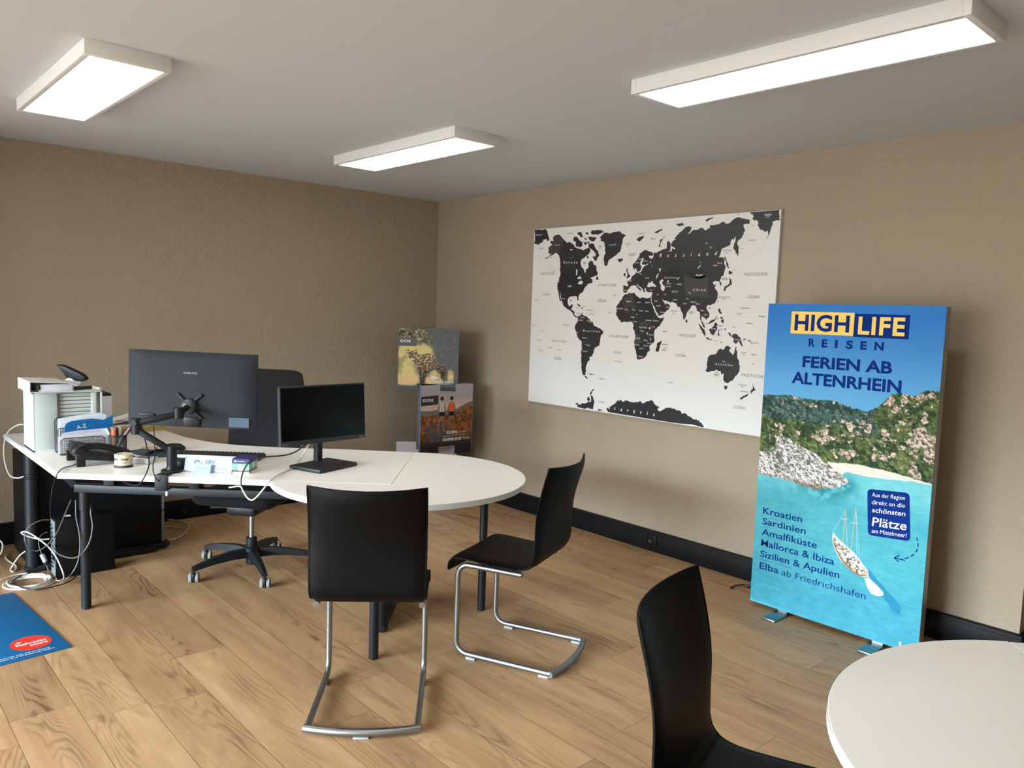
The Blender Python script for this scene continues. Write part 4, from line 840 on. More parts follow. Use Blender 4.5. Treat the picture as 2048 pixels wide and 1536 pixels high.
leg(t, 1.386, -3.071, .60, collar=True)
b = MB(); b.cyl((.65, -3.159), .035, .012, .525, 24, bev=.003); b.cyl((.65, -3.159), .038, .518, .530, 24, bev=.003); b.cyl((.65, -3.159), .032, .53, .545, 24); b.cyl((.65, -3.159), .034, .545, .655, 24, bev=.003); b.cyl((.65, -3.159), .029, .655, DH - DT, 24)
b.build('pillar', BLACK, t)
b = MB(); b.box((.65, -2.86, .02), (.07, .68, .036), bev=.012); b.build('foot', BLACK, t)
pr = dpt(-.05, .085)
b = MB(); b.lathe([(0, .012), (.036, .012), (.037, .03), (.034, .05), (.034, DH - DT), (0, DH - DT)], pr, 24); b.build('pillar', BLACK, t)
fc = dpt(-.05, .40)
b = MB(); b.box((fc[0], fc[1], .02), (.06, .70, .036), rz=math.atan2(V_.y, V_.x) - PI / 2, bev=.012)
fp = Vector((*pr, 0)); b.add([fp + V_ * .03 + D_ * s * .006 + Vector((0, 0, z)) for s in (-1, 1) for z in (.03, .45)] + [fp + V_ * .34 + D_ * s * .006 + Vector((0, 0, .03)) for s in (-1, 1)], [(0, 1, 4), (3, 2, 5), (1, 3, 5, 4), (0, 4, 5, 2)])
b.build('foot', BLACK, t)

# half-round meeting end joined to the desk corner
RC, RR = Vector((2.405, -1.955, 0)), 0.5956
def ang(p): return math.atan2(p[1] - RC.y, p[0] - RC.x)
# where the circle meets the desk front (towards -D_) and the desk end (towards V_)
def hit(o, d):
    o = o - RC; bq = o.dot(d); cq = o.dot(o) - RR * RR
    s = -bq + math.sqrt(bq * bq - cq); return o + RC + d * s
h1, h2 = hit(CC, -D_), hit(CC, V_)
a1, a2 = ang(h1), ang(h2)
while a2 < a1: a2 += 2 * PI
arcp = [(RC.x + RR * math.cos(a), RC.y + RR * math.sin(a)) for a in np.linspace(a1, a2, 72)]
gap = Vector((.0012, -.0012, 0))
poly = arcp + [((CC + D_ * .0016 - V_ * .0016).x, (CC + D_ * .0016 - V_ * .0016).y)]
off = D_ * .0008 - V_ * .0008
poly = [(x + off.x, y + off.y) for x, y in poly]
t = thing('meeting_table', 'round white meeting table end joined to the corner desk', 'table', (RC.x, RC.y, 0))
b = MB(); b.prism(poly, DH - DT, DH, bev=.0015); b.build('tabletop', WHITE, t, smooth=20)
def rim(parent, C, R, s0, s1, z0, z1):
    m = MB(); n = 80; vs = []
    for a in np.linspace(s0, s1, n):
        for r, z in ((R + .0008, z0), (R + .0008, z1)): vs.append((C.x + r * math.cos(a) + off.x, C.y + r * math.sin(a) + off.y, z))
    m.add(vs, [(2 * i, 2 * i + 2, 2 * i + 3, 2 * i + 1) for i in range(n - 1)]); m.build('edge_band', WEDGE, parent)
rim(t, RC, RR, a1, a2, DH - DT + .0015, DH - .0015)
leg(t, 2.697, -2.271, DH - DT, r=.0205, collar=True); leg(t, 2.551, -1.550, DH - DT, r=.020, collar=True)

# second workstation at the right edge of the picture
RC2 = Vector((5.305, -2.235, 0)); RR2 = .590
s0_ = Vector((4.908, -1.803, 0)); sd = Vector((0.66, -0.75, 0)).normalized()
off = Vector((0, 0, 0))
C2 = s0_ + sd * .52                                 # notch corner of the second desk
h2b = s0_
d2 = Vector((-sd.y, sd.x, 0))                       # along the second desk, away to the right
def hit2(o, d):
    o = o - RC2; bq = o.dot(d); cq = o.dot(o) - RR2 * RR2; s = -bq + math.sqrt(bq * bq - cq); return o + RC2 + d * s
e1, e2_ = hit2(C2, d2), hit2(C2, -sd)
ag = lambda p: math.atan2(p.y - RC2.y, p.x - RC2.x)
b1, b2 = ag(e2_), ag(e1)
while b2 < b1: b2 += 2 * PI
t = thing('meeting_table', 'round white meeting table cut off by the lower right corner', 'table', (RC2.x, RC2.y, 0))
b = MB(); b.prism([(RC2.x + RR2 * math.cos(a), RC2.y + RR2 * math.sin(a)) for a in np.linspace(b1, b2, 72)] + [(C2.x, C2.y)], DH - DT, DH, bev=.0015); b.build('tabletop', WHITE, t, smooth=20)
rim(t, RC2, RR2, b1, b2, DH - DT + .0015, DH - .0015)
leg(t, 5.33, -2.62, DH - DT, r=.0205); leg(t, 4.97, -2.05, DH - DT, r=.0205)
t = thing('corner_desk', 'white second desk seen as a sliver behind the cut-off round table', 'desk', (5.7, -1.6, 0))
k = C2 + sd * -.002 + d2 * .002
dk = [k, k + d2 * 1.25, k + d2 * 1.25 - sd * .518, k - sd * .518]
b = MB(); b.prism([(p.x, p.y) for p in dk], DH - DT, DH, bev=.0015); b.build('tabletop', WHITE, t, smooth=20)
for p in (k + d2 * .12 - sd * .42, k + d2 * 1.12 - sd * .1, k + d2 * 1.12 - sd * .42): leg(t, p.x, p.y, DH - DT, r=.022)

# ---------------------------------------------------------------- cantilever chairs
def profile():
    P = [(.488, .386), (.487, .412), (.468, .436), (.43, .443), (.31, .437), (.20, .434), (.145, .439), (.110, .455), (.090, .490), (.085, .56), (.082, .66), (.066, .76), (.036, .877)]
    return [(p.x, p.y) for p in spline([(x, y, 0) for x, y in P], 5)]
PROF = profile()
def shell(i0, i1, name, parent, T):
    W = .207; nw = 15; seg = PROF[i0:i1]; m = MB(); top = []; bot = []
    for i in range(i0, i1):
        s, z = PROF[i]; a = PROF[max(0, i - 1)]; c = PROF[min(len(PROF) - 1, i + 1)]
        tx, tz = c[0] - a[0], c[1] - a[1]; L = math.hypot(tx, tz); nx, nz = tz / L, -tx / L      # normal on the sitter's side
        f = sm(.50, .86, z)
        endt = min(1.0, .55 + .45 * min((i - i0), (i1 - 1 - i)) / 2.0)
        if (i == i0 and i0 == 0) or (i == i1 - 1 and i1 == len(PROF)): endt = .35
        ra, rb = [], []
        for j in range(nw):
            w = -1 + 2 * j / (nw - 1); w = math.copysign(abs(w) ** .72, w)
            bow = -.042 * f * (1 - w * w); dz = -.009 * sm(.7, .88, z) * (1 - w * w)
            half = .0125 * (1 - abs(w) ** 10 * .86) * endt
            dip = -.006 * (1 - w * w) * sm(.15, .3, s) * (z < .46)
            ra.append((s + bow + nx * half, w * W, z + dz + dip + nz * half)); rb.append((s + bow - nx * half, w * W, z + dz + dip - nz * half))
        top.append(ra); bot.append(rb)
    n = len(top); vs = [v for r in top for v in r] + [v for r in bot for v in r]; o = n * nw; fs = []
    for i in range(n - 1):
        for j in range(nw - 1):
            a = i * nw + j
            fs.append((a, a + 1, a + nw + 1, a + nw)); fs.append((o + a, o + a + nw, o + a + nw + 1, o + a + 1))
        for j in (0, nw - 1):
            a = i * nw + j; q = (a, a + nw, o + a + nw, o + a); fs.append(q if j == 0 else q[::-1])
    for i in (0, n - 1):
        for j in range(nw - 1):
            a = i * nw + j; q = (a, o + a, o + a + 1, a + 1); fs.append(q if i == 0 else q[::-1])
    vs = [T @ Vector(v) for v in vs]
    m.add(vs, fs)
    # piping along the sides and the free end
    lt = [top[i][0] for i in range(n)]; rt = [top[i][-1] for i in range(n)]; lb = [bot[i][0] for i in range(n)]; rb = [bot[i][-1] for i in range(n)]
    mid = lambda A, B: [tuple((x + y) / 2 for x, y in zip(p, q)) for p, q in zip(A, B)]
    L_, R_ = mid(lt, lb), mid(rt, rb)
    e = 0 if i0 == 0 else n - 1
    E_ = mid(top[e], bot[e])
    path = (L_[::-1] + E_[1:-1] + R_) if e == 0 else (L_ + E_[1:-1] + R_[::-1])
    m.tube(path, .0042, 6, M=T)
    if i0 == 0:
        m.tube([top[-1][j] for j in range(nw)], .003, 6, M=T)
    return m.build(name, LEATH, parent, smooth=60)
def chair(label, loc, rz):
    t = thing('cantilever_chair', label, 'chair', loc, rz, 'black leather cantilever chairs')
    T = Matrix.Translation(loc) @ Matrix.Rotation(rz, 4, 'Z')
    kx = next(i for i, p in enumerate(PROF) if p[0] < .118 and p[1] < .47)
    shell(0, kx + 1, 'seat', t, T); shell(kx, len(PROF), 'backrest', t, T)
    for sy in (-1, 1):
        y = .193 * sy; zf = .0205
        def arc(cx, cz, r, a0, a1, n=8): return [(cx + r * math.cos(a), y, cz + r * math.sin(a)) for a in np.linspace(a0, a1, n)]
        path = [(.145, y, .414)] + arc(.394, .362, .052, PI / 2, 0) + arc(.392, zf + .055, .055, 0, -PI / 2) + [(0, y, zf)]
        b = MB(); b.tube(path, .0118, 14, M=T); b.build('side_tube', CHROME, t)
        for s in (.372, .03):
            b = MB(); b.box((s, y, .005), (.045, .020, .010), bev=.002, M=T); b.build('glide', mat('clear_grey_glide', (150, 152, 152), .4), t)
    b = MB(); b.tube([(-.030 * (1 - (k / 8) ** 2) + 0.0, .203 * k / 8, .0205) for k in range(-8, 9)], .0142, 14, M=T); b.build('rear_bar', CHROME, t)
    b = MB(); b.box((-.030, 0, .0035), (.02, .055, .007), bev=.002, M=T); b.build('glide', mat('clear_grey_glide', (150, 152, 152), .4), t)
    b = MB(); b.tube([(.30, -.193, .414), (.30, .193, .414)], .009, 10, M=T); b.build('cross_tube', CHROME, t)
    return t
c0 = chair('black leather cantilever chair seen from behind at the round table', (3.187, -2.622, 0), math.radians(141.6))
dup(c0, (3.226, -1.622, 0), math.radians(203.0), 'black leather cantilever chair seen from the side, right of the round table')
dup(c0, (4.393, -2.582, 0), math.radians(18.2), 'black leather cantilever chair cut off at the bottom edge, at the second table')

# ---------------------------------------------------------------- office chair behind the desk
HB = Vector((1.30, -2.205, 0)); oy = math.atan2(-.77, .64)
t = thing('office_chair', 'black high-backed swivel office chair behind the corner desk', 'chair', HB, oy)
T = Matrix.Translation(HB) @ Matrix.Rotation(oy, 4, 'Z')
FAB = mat('black_fabric', (27, 26, 28), .85, spec=.25, bump=.2, bscale=700)
b = MB(); b.cyl((0, 0), .030, .035, .19, 20, bev=.004, M=T); b.cyl((0, 0), .048, .105, .140, 24, bev=.008, M=T)
for k in range(5):
    a = math.radians(-84 + 72 * k) - oy; A = T @ Matrix.Rotation(a, 4, 'Z'); vs = []
    S = [(.03, .105, .032, .048), (.12, .108, .027, .042), (.22, .100, .022, .034), (.31, .086, .018, .026), (.345, .078, .015, .022)]
    for x, z, w, h in S: vs += [A @ Vector(p) for p in ((x, -w, z - h * .5), (x, w, z - h * .5), (x, w * .55, z + h * .5), (x, -w * .55, z + h * .5))]
    fs = [(3, 2, 1, 0)]
    for i in range(4):
        for j in range(4): fs.append((i * 4 + j, i * 4 + (j + 1) % 4, i * 4 + 4 + (j + 1) % 4, i * 4 + 4 + j))
    fs.append((16, 17, 18, 19)); b.add(vs, fs)
b.build('star_base', BLACK, t, smooth=40)
for k in range(5):
    a = math.radians(-84 + 72 * k) - oy; q = (T @ Matrix.Rotation(a, 4, 'Z')) @ Vector((.338, 0, 0))
    sw = math.radians([62, 58, 70, 50, 60][k]); K = Matrix.Translation(q) @ Matrix.Rotation(sw, 4, 'Z')
    w = MB()
    w.cyl((0, 0), .007, .05, .078, 10, M=K); w.box((0, .004, .036), (.016, .036, .038), bev=.006, M=K)
    w.build('caster_fork', PLAST, t)
    for sx in (-1, 1):
        w = MB(); R_ = K @ Matrix.Translation((sx * .017, .012, .0275)) @ Matrix.Rotation(PI / 2, 4, 'Y')
        w.cyl((0, 0), .027, -.0085, .0085, 24, bev=.003, mi=0, M=R_)
        w.cyl((0, 0), .0215, -.0095, .0095, 20, bev=.002, mi=1, M=R_)
        w.build('caster_wheel', [mat('grey_tread', (128, 134, 132), .6), PLAST], t)
b = MB(); b.cyl((0, 0), .0145, .18, .38, 16, M=T); b.build('gas_lift', CHROME, t)
b = MB(); b.box((.02, 0, .375), (.24, .17, .07), bev=.02, M=T); b.box((-.06, 0, .352), (.15, .13, .045), bev=.015, M=T); b.tube([(.03, -.08, .36), (.05, -.22, .355)], .006, 8, M=T); b.build('tilt_mechanism', PLAST, t)
def pad(w, d, h, M, name, m_, rnd, curve=0.0, edge=.03, ny=13, nx=15):
    """upholstered pad: rounded super-ellipse outline, crowned faces, in local x (width) y (height) z (thickness)"""
    mb = MB(); vs = []; fs = []
    for face in (1, -1):
        for i in range(ny):
            for j in range(nx):
                u = -1 + 2 * j / (nx - 1); v = -1 + 2 * i / (ny - 1)
                du = u * math.sqrt(max(0, 1 - .5 * rnd * v ** 6)); dv = v * math.sqrt(max(0, 1 - .5 * rnd * u ** 6))
                z = face * h / 2 * (max(0, 1 - max(abs(u), abs(v)) ** 8)) ** .5 + curve * (u * u)
                vs.append(M @ Vector((du * w / 2, dv * d / 2, z)))
    o = nx * ny
    for i in range(ny - 1):
        for j in range(nx - 1):
            a = i * nx + j; fs.append((a, a + 1, a + nx + 1, a + nx)); fs.append((o + a, o + a + nx, o + a + nx + 1, o + a + 1))
    mb.add(vs, fs); return mb.build(name, m_, t, smooth=60)
pad(.49, .47, .075, T @ Matrix.Translation((.03, 0, .445)) @ Matrix.Rotation(PI / 2, 4, 'Z'), 'seat', FAB, .35)
BM = T @ Matrix.Translation((-.215, .0, .815)) @ Matrix.Rotation(math.radians(-8), 4, 'Y') @ Matrix(((0, 0, 1, 0), (1, 0, 0, 0), (0, 1, 0, 0), (0, 0, 0, 1)))
pad(.445, .62, .06, BM, 'backrest', FAB, .30, curve=.05)
b = MB(); b.tube([(-.05, 0, .37), (-.20, 0, .385), (-.262, 0, .46), (-.262, 0, .62)], .024, 6, smooth=4, M=T); b.build('back_support', PLAST, t)

# ---------------------------------------------------------------- under the desk
t = thing('drawer_pedestal', 'black drawer pedestal with grey front under the left wing of the desk', 'cabinet', (.45, -2.82, 0))
b = MB(); b.box((.45, -2.83, .335), (.37, .70, .58), bev=.004); b.build('body', mat('pedestal_black', (8, 10, 14), .5, spec=.2), t)
for k in range(3):
    z = .14 + k * .195
    b = MB(); b.box((.45, -2.469, z), (.36, .018, .185), bev=.003); dr = b.build('drawer', mat('pedestal_front_grey', (104, 106, 110), .5), t)
    b = MB(); b.tube([(.40, -2.455, z + .06), (.40, -2.437, z + .06), (.50, -2.437, z + .06), (.50, -2.455, z + .06)], .004, 8); b.build('handle', CHROME, dr)
b = MB(); b.box((.45, -2.80, .028), (.39, .74, .03), bev=.012); b.build('plinth', PLAST, t)
for x in (.31, .59):
    for y in (-3.10, -2.52):
        b = MB(); b.cyl((0, 0), .012, -.01, .01, 12, M=Matrix.Translation((x, y, .012)) @ Matrix.Rotation(PI / 2, 4, 'Y')); b.build('caster_wheel', PLAST, t)

t = thing('computer_tower', 'small black desktop computer standing on the floor under the desk', 'computer', (.80, -2.95, 0))
b = MB(); b.box((.815, -2.947, .164), (.100, .290, .318), bev=.003); b.build('case', mat('pc_black', (9, 10, 12), .5, spec=.2), t)
b = MB()                                            # rear ports panel facing the room
b.box((.815, -3.093, .164), (.090, .003, .300), bev=.001, mi=0)
r = random.Random(3)
for i in range(9): b.box((.795 + .018 * (i % 2) + r.uniform(-.004, .004), -3.0955, .19 + .013 * i * .9), (.013, .003, .008), mi=1)
for i in range(5): b.box((.80, -3.0955, .06 + .02 * i), (.05, .002, .008), mi=1)
b.cyl((0, 0), .022, 0, .002, 20, mi=1, M=Matrix.Translation((.835, -3.0955, .12)) @ Matrix.Rotation(PI / 2, 4, 'X'))
b.build('port_panel', [mat('galvanised', (140, 150, 156), .4, metal=.5), PLAST], t)
b = MB(); b.box((.80, -3.02, .3235), (.035, .03, .0006)); b.build('sticker', INKW, t)

t = thing('cable_tray', 'wire cable basket hanging under the desk left of the round table', 'tray', (1.9, -2.15, .56))
b = MB()
q0, q1 = Vector((1.72, -2.22, 0)), Vector((2.02, -1.88, 0)); dv = (q1 - q0).normalized(); pv = Vector((-dv.y, dv.x, 0))
for s in (-.05, -.017, .017, .05): b.tube([q0 + pv * s + Vector((0, 0, .56)), q1 + pv * s + Vector((0, 0, .56))], .002, 6)
for k in range(10):
    q = q0.lerp(q1, k / 9); b.tube([q - pv * .052 + Vector((0, 0, .62)), q - pv * .052 + Vector((0, 0, .562)), q + pv * .052 + Vector((0, 0, .562)), q + pv * .052 + Vector((0, 0, .62))], .0018, 6)
for k in (0, 9):
    q = q0.lerp(q1, k / 9)
    for s in (-1, 1): b.tube([q + pv * .052 * s + Vector((0, 0, .61)), q + pv * .052 * s + Vector((0, 0, DH - DT))], .002, 6)
b.build('basket', STEEL, t)

# blue advertising mat on the floor
m0 = Vector((.950, -3.305, 0)); mx = Vector((.87, .075, 0)).normalized(); my = Vector((mx.y, -mx.x, 0))     # mx towards the reader, my away to the left
t = thing('floor_mat', 'blue advertising floor mat with red oval logo at the left edge', 'mat', m0)
b = MB(); b.box(m0 + mx * .437 + my * .62 + Vector((0, 0, .002)), (.874, 1.24, .004), rz=math.atan2(mx.y, mx.x), bev=.001)
b.build('mat_body', mat('mat_blue', (24, 104, 160), .6, spec=.2, noise=.05, nscale=8), t)
E_ = MB(); O = m0 + my * 1.24 + Vector((0, 0, .0044)); ex, ey = -my, -mx      # reading direction is away from the left
# coordinates: x from the far left end, y up from the near edge
def mp(x, y): return (x, y)
O = m0 + my * 1.24 + mx * .874 + Vector((0, 0, .0044))
el = [(1.24 - .115 + .078 * math.cos(a), .155 + .080 * math.sin(a)) for a in np.linspace(0, 2 * PI, 48, endpoint=False)]
E_.flat(el, O, ex, ey, 0)
text(E_, "helvetic", O + ex * (1.24 - .172) + ey * .145, ex, ey, .021, .116, 1, bold=.03)
text(E_, "tours", O + ex * (1.24 - .128) + ey * .118, ex, ey, .019, .070, 1, bold=.03)
cx_, cy_ = 1.24 - .155, .182
for P in ([(-.011, -.0035), (.011, -.0035), (.011, .0035), (-.011, .0035)], [(-.0035, -.011), (.0035, -.011), (.0035, .011), (-.0035, .011)]): E_.flat([(cx_ + x, cy_ + y) for x, y in P], O, ex, ey, 1, .0006)
text(E_, "Preise pro Person im Doppelzimmer mit All Inclusive", O + ex * (1.24 - .50) + ey * .050, ex, ey, .0085, .43, 1, bold=.01)
text(E_, "Zwischenverkauf und Preisänderungen", O + ex * (1.24 - .36) + ey * .033, ex, ey, .0085, .30, 1, bold=.01)
text(E_, "tours.ch", O + ex * (1.24 - .42) + ey * .095, ex, ey, .012, .10, 1)
E_.build('mat_print', [mat('logo_red', (205, 50, 36), .6, spec=.2), INKW], t, smooth=0)

# ---------------------------------------------------------------- on the desk: left wing
t = thing('roller_cabinet', 'light grey desktop roller-shutter cabinet at the left end of the corner desk', 'cabinet', (.87, -3.045, DH))
x0, x1, y0, y1, z0, z1 = .750, .985, -3.205, -2.886, DH, 1.021
b = MB()
b.box(((x0 + .945) / 2, (y0 + y1) / 2, (z0 + z1) / 2), (.945 - x0, y1 - y0 - .002, z1 - z0 - .002))
b.box(((x0 + x1) / 2, y0 + .004, (z0 + z1) / 2), (x1 - x0, .008, z1 - z0), bev=.001)
b.box(((x0 + x1) / 2, y1 - .004, (z0 + z1) / 2), (x1 - x0, .008, z1 - z0), bev=.001)
b.box(((x0 + x1) / 2, (y0 + y1) / 2, z1 - .005), (x1 - x0, y1 - y0, .010), bev=.001)
b.box(((x0 + x1) / 2, (y0 + y1) / 2, z0 + .005), (x1 - x0, y1 - y0, .010), bev=.001)
b.build('body', LGREY, t)
b = MB(); b.box((.968, -3.148, (z0 + z1) / 2), (.034, .100, z1 - z0 - .016), bev=.001); b.build('side_panel', mat('side_panel_grey', (186, 194, 192), .5), t)
b = MB()
for k in range(14): b.box((.958, -3.005, z0 + .026 + k * .0198), (.012, .150, .0172), bev=.003)
b.build('shutter', SHUT, t)
b = MB(); b.box((.972, -2.925, (z0 + z1) / 2), (.022, .022, z1 - z0 - .022), bev=.002); b.build('guide_rail', LGREY, t)

t = thing('ring_binder', 'white ring binder lying on top of the roller cabinet', 'binder', (.87, -3.12, 1.021))
b = MB()
b.box((.875, -3.222, 1.050), (.282, .006, .056), bev=.002)
b.box((.875, -3.125, 1.0228), (.282, .200, .003))
vs = [(.734, -3.222, 1.0775), (1.016, -3.222, 1.0775), (1.016, -3.05, 1.066), (.734, -3.05, 1.066), (.734, -3.005, 1.050), (1.016, -3.012, 1.052)]
vs2 = [(x, y, z - .003) for x, y, z in vs]
b.add(vs + vs2, [(0, 1, 2, 3), (3, 2, 5, 4), (9, 8, 7, 6), (10, 11, 8, 9), (0, 6, 7, 1), (1, 7, 8, 2), (2, 8, 11, 5), (5, 11, 10, 4), (4, 10, 9, 3), (3, 9, 6, 0)])
b.build('cover', mat('binder_white', (214, 217, 214), .5), t, smooth=30)
b = MB(); b.box((.87, -3.105, 1.042), (.27, .150, .034), bev=.002); b.build('paper_block', mat('binder_paper', (206, 208, 222), .8), t)
b = MB(); b.tube([(1.00, -3.195, 1.03), (1.00, -3.19, 1.062), (1.004, -3.18, 1.060), (1.006, -3.178, 1.034)], .004, 8, smooth=4); b.build('lever', mat('dark_metal', (40, 40, 44), .35, metal=.8), t)

# hole punch: seen along the desk direction
HP = Vector((.72, -2.965, 1.021)); hu = Vector((.667, .744, 0)).normalized(); hn = Vector((.744, -.667, 0)).normalized()
t = thing('hole_punch', 'black and white lever hole punch standing on the roller cabinet behind the binder', 'hole punch', HP)
HM = Matrix(((hu.x, 0, -hn.x, HP.x), (hu.y, 0, -hn.y, HP.y), (0, 1, 0, HP.z), (0, 0, 0, 1)))    # x along, y up, z away
sc = .00041
def hz(P): return [((x - 1090) * sc, (405 - y) * sc) for x, y in P]
b = MB(); b.prism(sp2(hz([(905, 125), (970, 132), (1100, 185), (1225, 245), (1278, 300), (1245, 332), (1180, 335), (1110, 310), (1040, 300), (1000, 245), (955, 185)]) + hz([(905, 125)]), 4)[:-1], -.022, .022, M=HM, bev=.003); b.build('lever', PLAST, t, smooth=50)
b = MB(); b.prism(hz([(930, 403), (935, 375), (1000, 335), (1062, 296), (1110, 302), (1140, 332), (1240, 345), (1215, 385), (1180, 403)])[::-1], -.03, .03, M=HM, bev=.003); b.build('base', mat('punch_white', (226, 228, 228), .4), t, smooth=40)
b = MB(); b.tube([HM @ Vector((-.006, .045, 0)), HM @ Vector((-.004, .062, 0))], .004, 10); b.build('pin', CHROME, t)
t = thing('marker_pen', 'black marker pen lying across the roller cabinet right of the binder', 'pen', (.93, -2.96, 1.021))
b = MB(); b.tube([(.955, -3.01, 1.031), (.925, -2.925, 1.031)], .0085, 12); b.build('barrel', PLAST, t)
b = MB(); b.tube([(.925, -2.925, 1.031), (.918, -2.905, 1.031)], [.0085, .0075], 12); b.build('cap', PAPER, t)
t = tag(MB().box((.955, -2.905, 1.028), (.045, .018, .013), rz=.6, bev=.003).build('eraser', mat('eraser_white', (222, 222, 214), .7)), 'small white eraser at the right front corner of the roller cabinet top', 'eraser')
t = thing('archive_box', 'slim white upright file box with black top edge behind the roller cabinet', 'file box', (.66, -2.83, DH))
b = MB(); b.box((.66, -2.825, DH + .125), (.26, .075, .25), bev=.003); b.build('body', PAPER, t)
b = MB(); b.box((.66, -2.825, DH + .257), (.255, .07, .014), bev=.003); b.build('top_edge', PLAST, t)
# folders and open binder on the back of the wing
for k in range(3):
    b = MB(); b.box((.455 + .004 * k, -2.585 + .006 * k, DH + .006 + .0125 * k), (.235, .31, .011), rz=.05 * (k - 1), bev=.003)
    tag(b.build('document_folder', mat('folder_yellow', (178, 166, 98), .7)), ['yellow paper folder at the bottom of the stack behind the monitor arm', 'yellow paper folder in the middle of the stack behind the monitor arm', 'yellow paper folder topmost of the stack behind the monitor arm'][k], 'folder', 'yellow folders on the desk wing')
t = thing('open_binder', 'open white binder with raised curved cover lying on the yellow folders', 'binder', (.44, -2.60, DH + .0375))
b = MB(); b.box((.46, -2.63, DH + .0435), (.20, .22, .012), rz=.05, bev=.002); b.build('back_cover', PAPER, t)
b = MB(); vs = []; N_ = 10
for i in range(N_ + 1):
    s = i / N_; y = -2.74 + .34 * s; z = DH + .062 + .105 * s ** 1.6
    vs += [(.375, y, z), (.565, y, z), (.375, y, z - .003), (.565, y, z - .003)]
fs = []
for i in range(N_):
    a = 4 * i; fs += [(a, a + 1, a + 5, a + 4), (a + 6, a + 7, a + 3, a + 2), (a + 1, a + 3, a + 7, a + 5), (a + 4, a + 6, a + 2, a)]
fs += [(2, 3, 1, 0), (4 * N_, 4 * N_ + 1, 4 * N_ + 3, 4 * N_ + 2)]
b.add(vs, fs); b.build('raised_cover', mat('paper_cream', (224, 214, 208), .8), t, smooth=50)
b = MB(); b.tube([(.53, -2.70, DH + .066), (.56, -2.66, DH + .074), (.57, -2.61, DH + .072)], .006, 8, smooth=4); b.tube([(.555, -2.60, DH + .055), (.575, -2.57, DH + .078), (.58, -2.54, DH + .058)], .004, 8, smooth=4); b.build('ring_mechanism', STEEL, t)

# letter tray with papers
MESHM = mat('black_wire_mesh', (22, 22, 26), .5)
def wire_panel(b, x, y0, y1, z0, z1, r=.0022, dy=.0075):
    P = [(x, y0, z0), (x, y0, z1 - .012), (x, y0 + .012, z1), (x, y1 - .012, z1), (x, y1, z1 - .012), (x, y1, z0)]
    b.tube(P, r, 6, closed=True)
    n = int((y1 - y0) / dy)
    for i in range(1, n): y = y0 + (y1 - y0) * i / n; b.tube([(x, y, z0), (x, y, z1 - .001)], .0009, 4, caps=False)
    n = int((z1 - z0) / dy)
    for i in range(1, n): z = z0 + (z1 - z0) * i / n; b.tube([(x, y0, z), (x, y1, z)], .0009, 4, caps=False)
t = thing('letter_rack', 'black wire-mesh letter rack in front of the roller cabinet', 'letter rack', (1.08, -3.0, DH))
for x, zt in ((1.010, .175), (1.055, .125), (1.135, .085)):
    b = MB(); wire_panel(b, x, -3.115, -2.915, DH + .004, DH + zt); b.build('mesh_panel', MESHM, t)
b = MB(); b.box((1.072, -3.015, DH + .003), (.130, .200, .005), bev=.001); b.build('tray', MESHM, t)
def sheet(name, label, cat, x, ya, yb, za, top, m, lean=.0, thick=.002, grp=None):
    """upright sheet in the rack with an uneven upper edge; top = [(fraction, height)]"""
    o = MB(); P = [(ya, za), (yb, za)] + [(ya + (yb - ya) * s, za + h) for s, h in reversed(top)]
    T_ = Matrix(((0, 0, 1, x), (1, 0, 0, 0), (0, 1, 0, 0), (0, 0, 0, 1)))
    o.prism(P, -thick / 2, thick / 2, M=T_)
    if lean: o.v = [(vx + (vz - za) * lean, vy, vz) for vx, vy, vz in o.v]
    return o
R0 = DH + .0065
tag(sheet('', '', '', 1.024, -3.105, -2.90, R0, [(0, .165), (.5, .178), (1, .186)], None).build('document', PAPER), 'tallest white sheet standing at the back of the letter rack', 'paper')
tag(sheet('', '', '', 1.040, -3.10, -2.885, R0, [(0, .150), (.4, .166), (.8, .182), (1, .176)], None, thick=.010).build('document', mat('paper_bluish', (214, 224, 236), .8)), 'thick pale blue-white paper bundle behind the blue brochure in the letter rack', 'paper')
t = thing('brochure', 'blue A to Z brochure standing in the letter rack', 'brochure', (1.075, -3.0, R0))
o = sheet('', '', '', 1.072, -3.085, -2.862, R0, [(0, .130), (.04, .146), (.14, .156), (.32, .160), (.55, .163), (.72, .157), (.80, .152), (.88, .162), (1, .176)], None, lean=.04, thick=.006)
o.build('cover', mat('brochure_blue', (18, 98, 158), .6, spec=.25, noise=.08, nscale=30), t, smooth=0)
o = MB(); text(o, 'A-Z', (1.0815, -3.030, R0 + .112), (0, .98, .2), (.04, -.2, .98), .020, .045, 0, lift=.001); o.build('title', INKW, t, smooth=0)
tag(sheet('', '', '', 1.092, -3.10, -2.86, R0, [(0, .100), (.3, .108), (1, .112)], None, thick=.003).build('document', mat('paper_grey_print', (196, 198, 214), .8, noise=.12, nscale=90)), 'grey-printed sheet between the blue brochure and the white logo sheet', 'paper')
t = thing('logo_sheet', 'white sheet with red letters and red smile arc at the front of the letter rack', 'paper', (1.118, -3.0, R0))
sheet('', '', '', 1.118, -3.125, -2.842, R0, [(0, .082), (.03, .090), (.55, .096), (.70, .098), (.72, .112), (1, .122)], None, thick=.004).build('sheet', PAPER, t, smooth=0)
o = MB(); text(o, 'TUI', (1.1202, -2.858, R0 + .082), (0, 0, 1), (0, -1, 0), .016, .040, 0, lift=.0006, bold=.02)
arc_ = [(-2.872 + .022 * math.sin(a), R0 + .048 - .030 * math.cos(a)) for a in np.linspace(.35, PI - .35, 9)]
for (ya, za), (yb, zb) in zip(arc_, arc_[1:]):
    o.add([(1.1206, ya - .0028, za), (1.1206, ya + .0028, za), (1.1206, yb + .0028, zb), (1.1206, yb - .0028, zb)], [(0, 1, 2, 3)])
o.build('red_print', mat('tui_red', (158, 18, 38), .5), t, smooth=0)

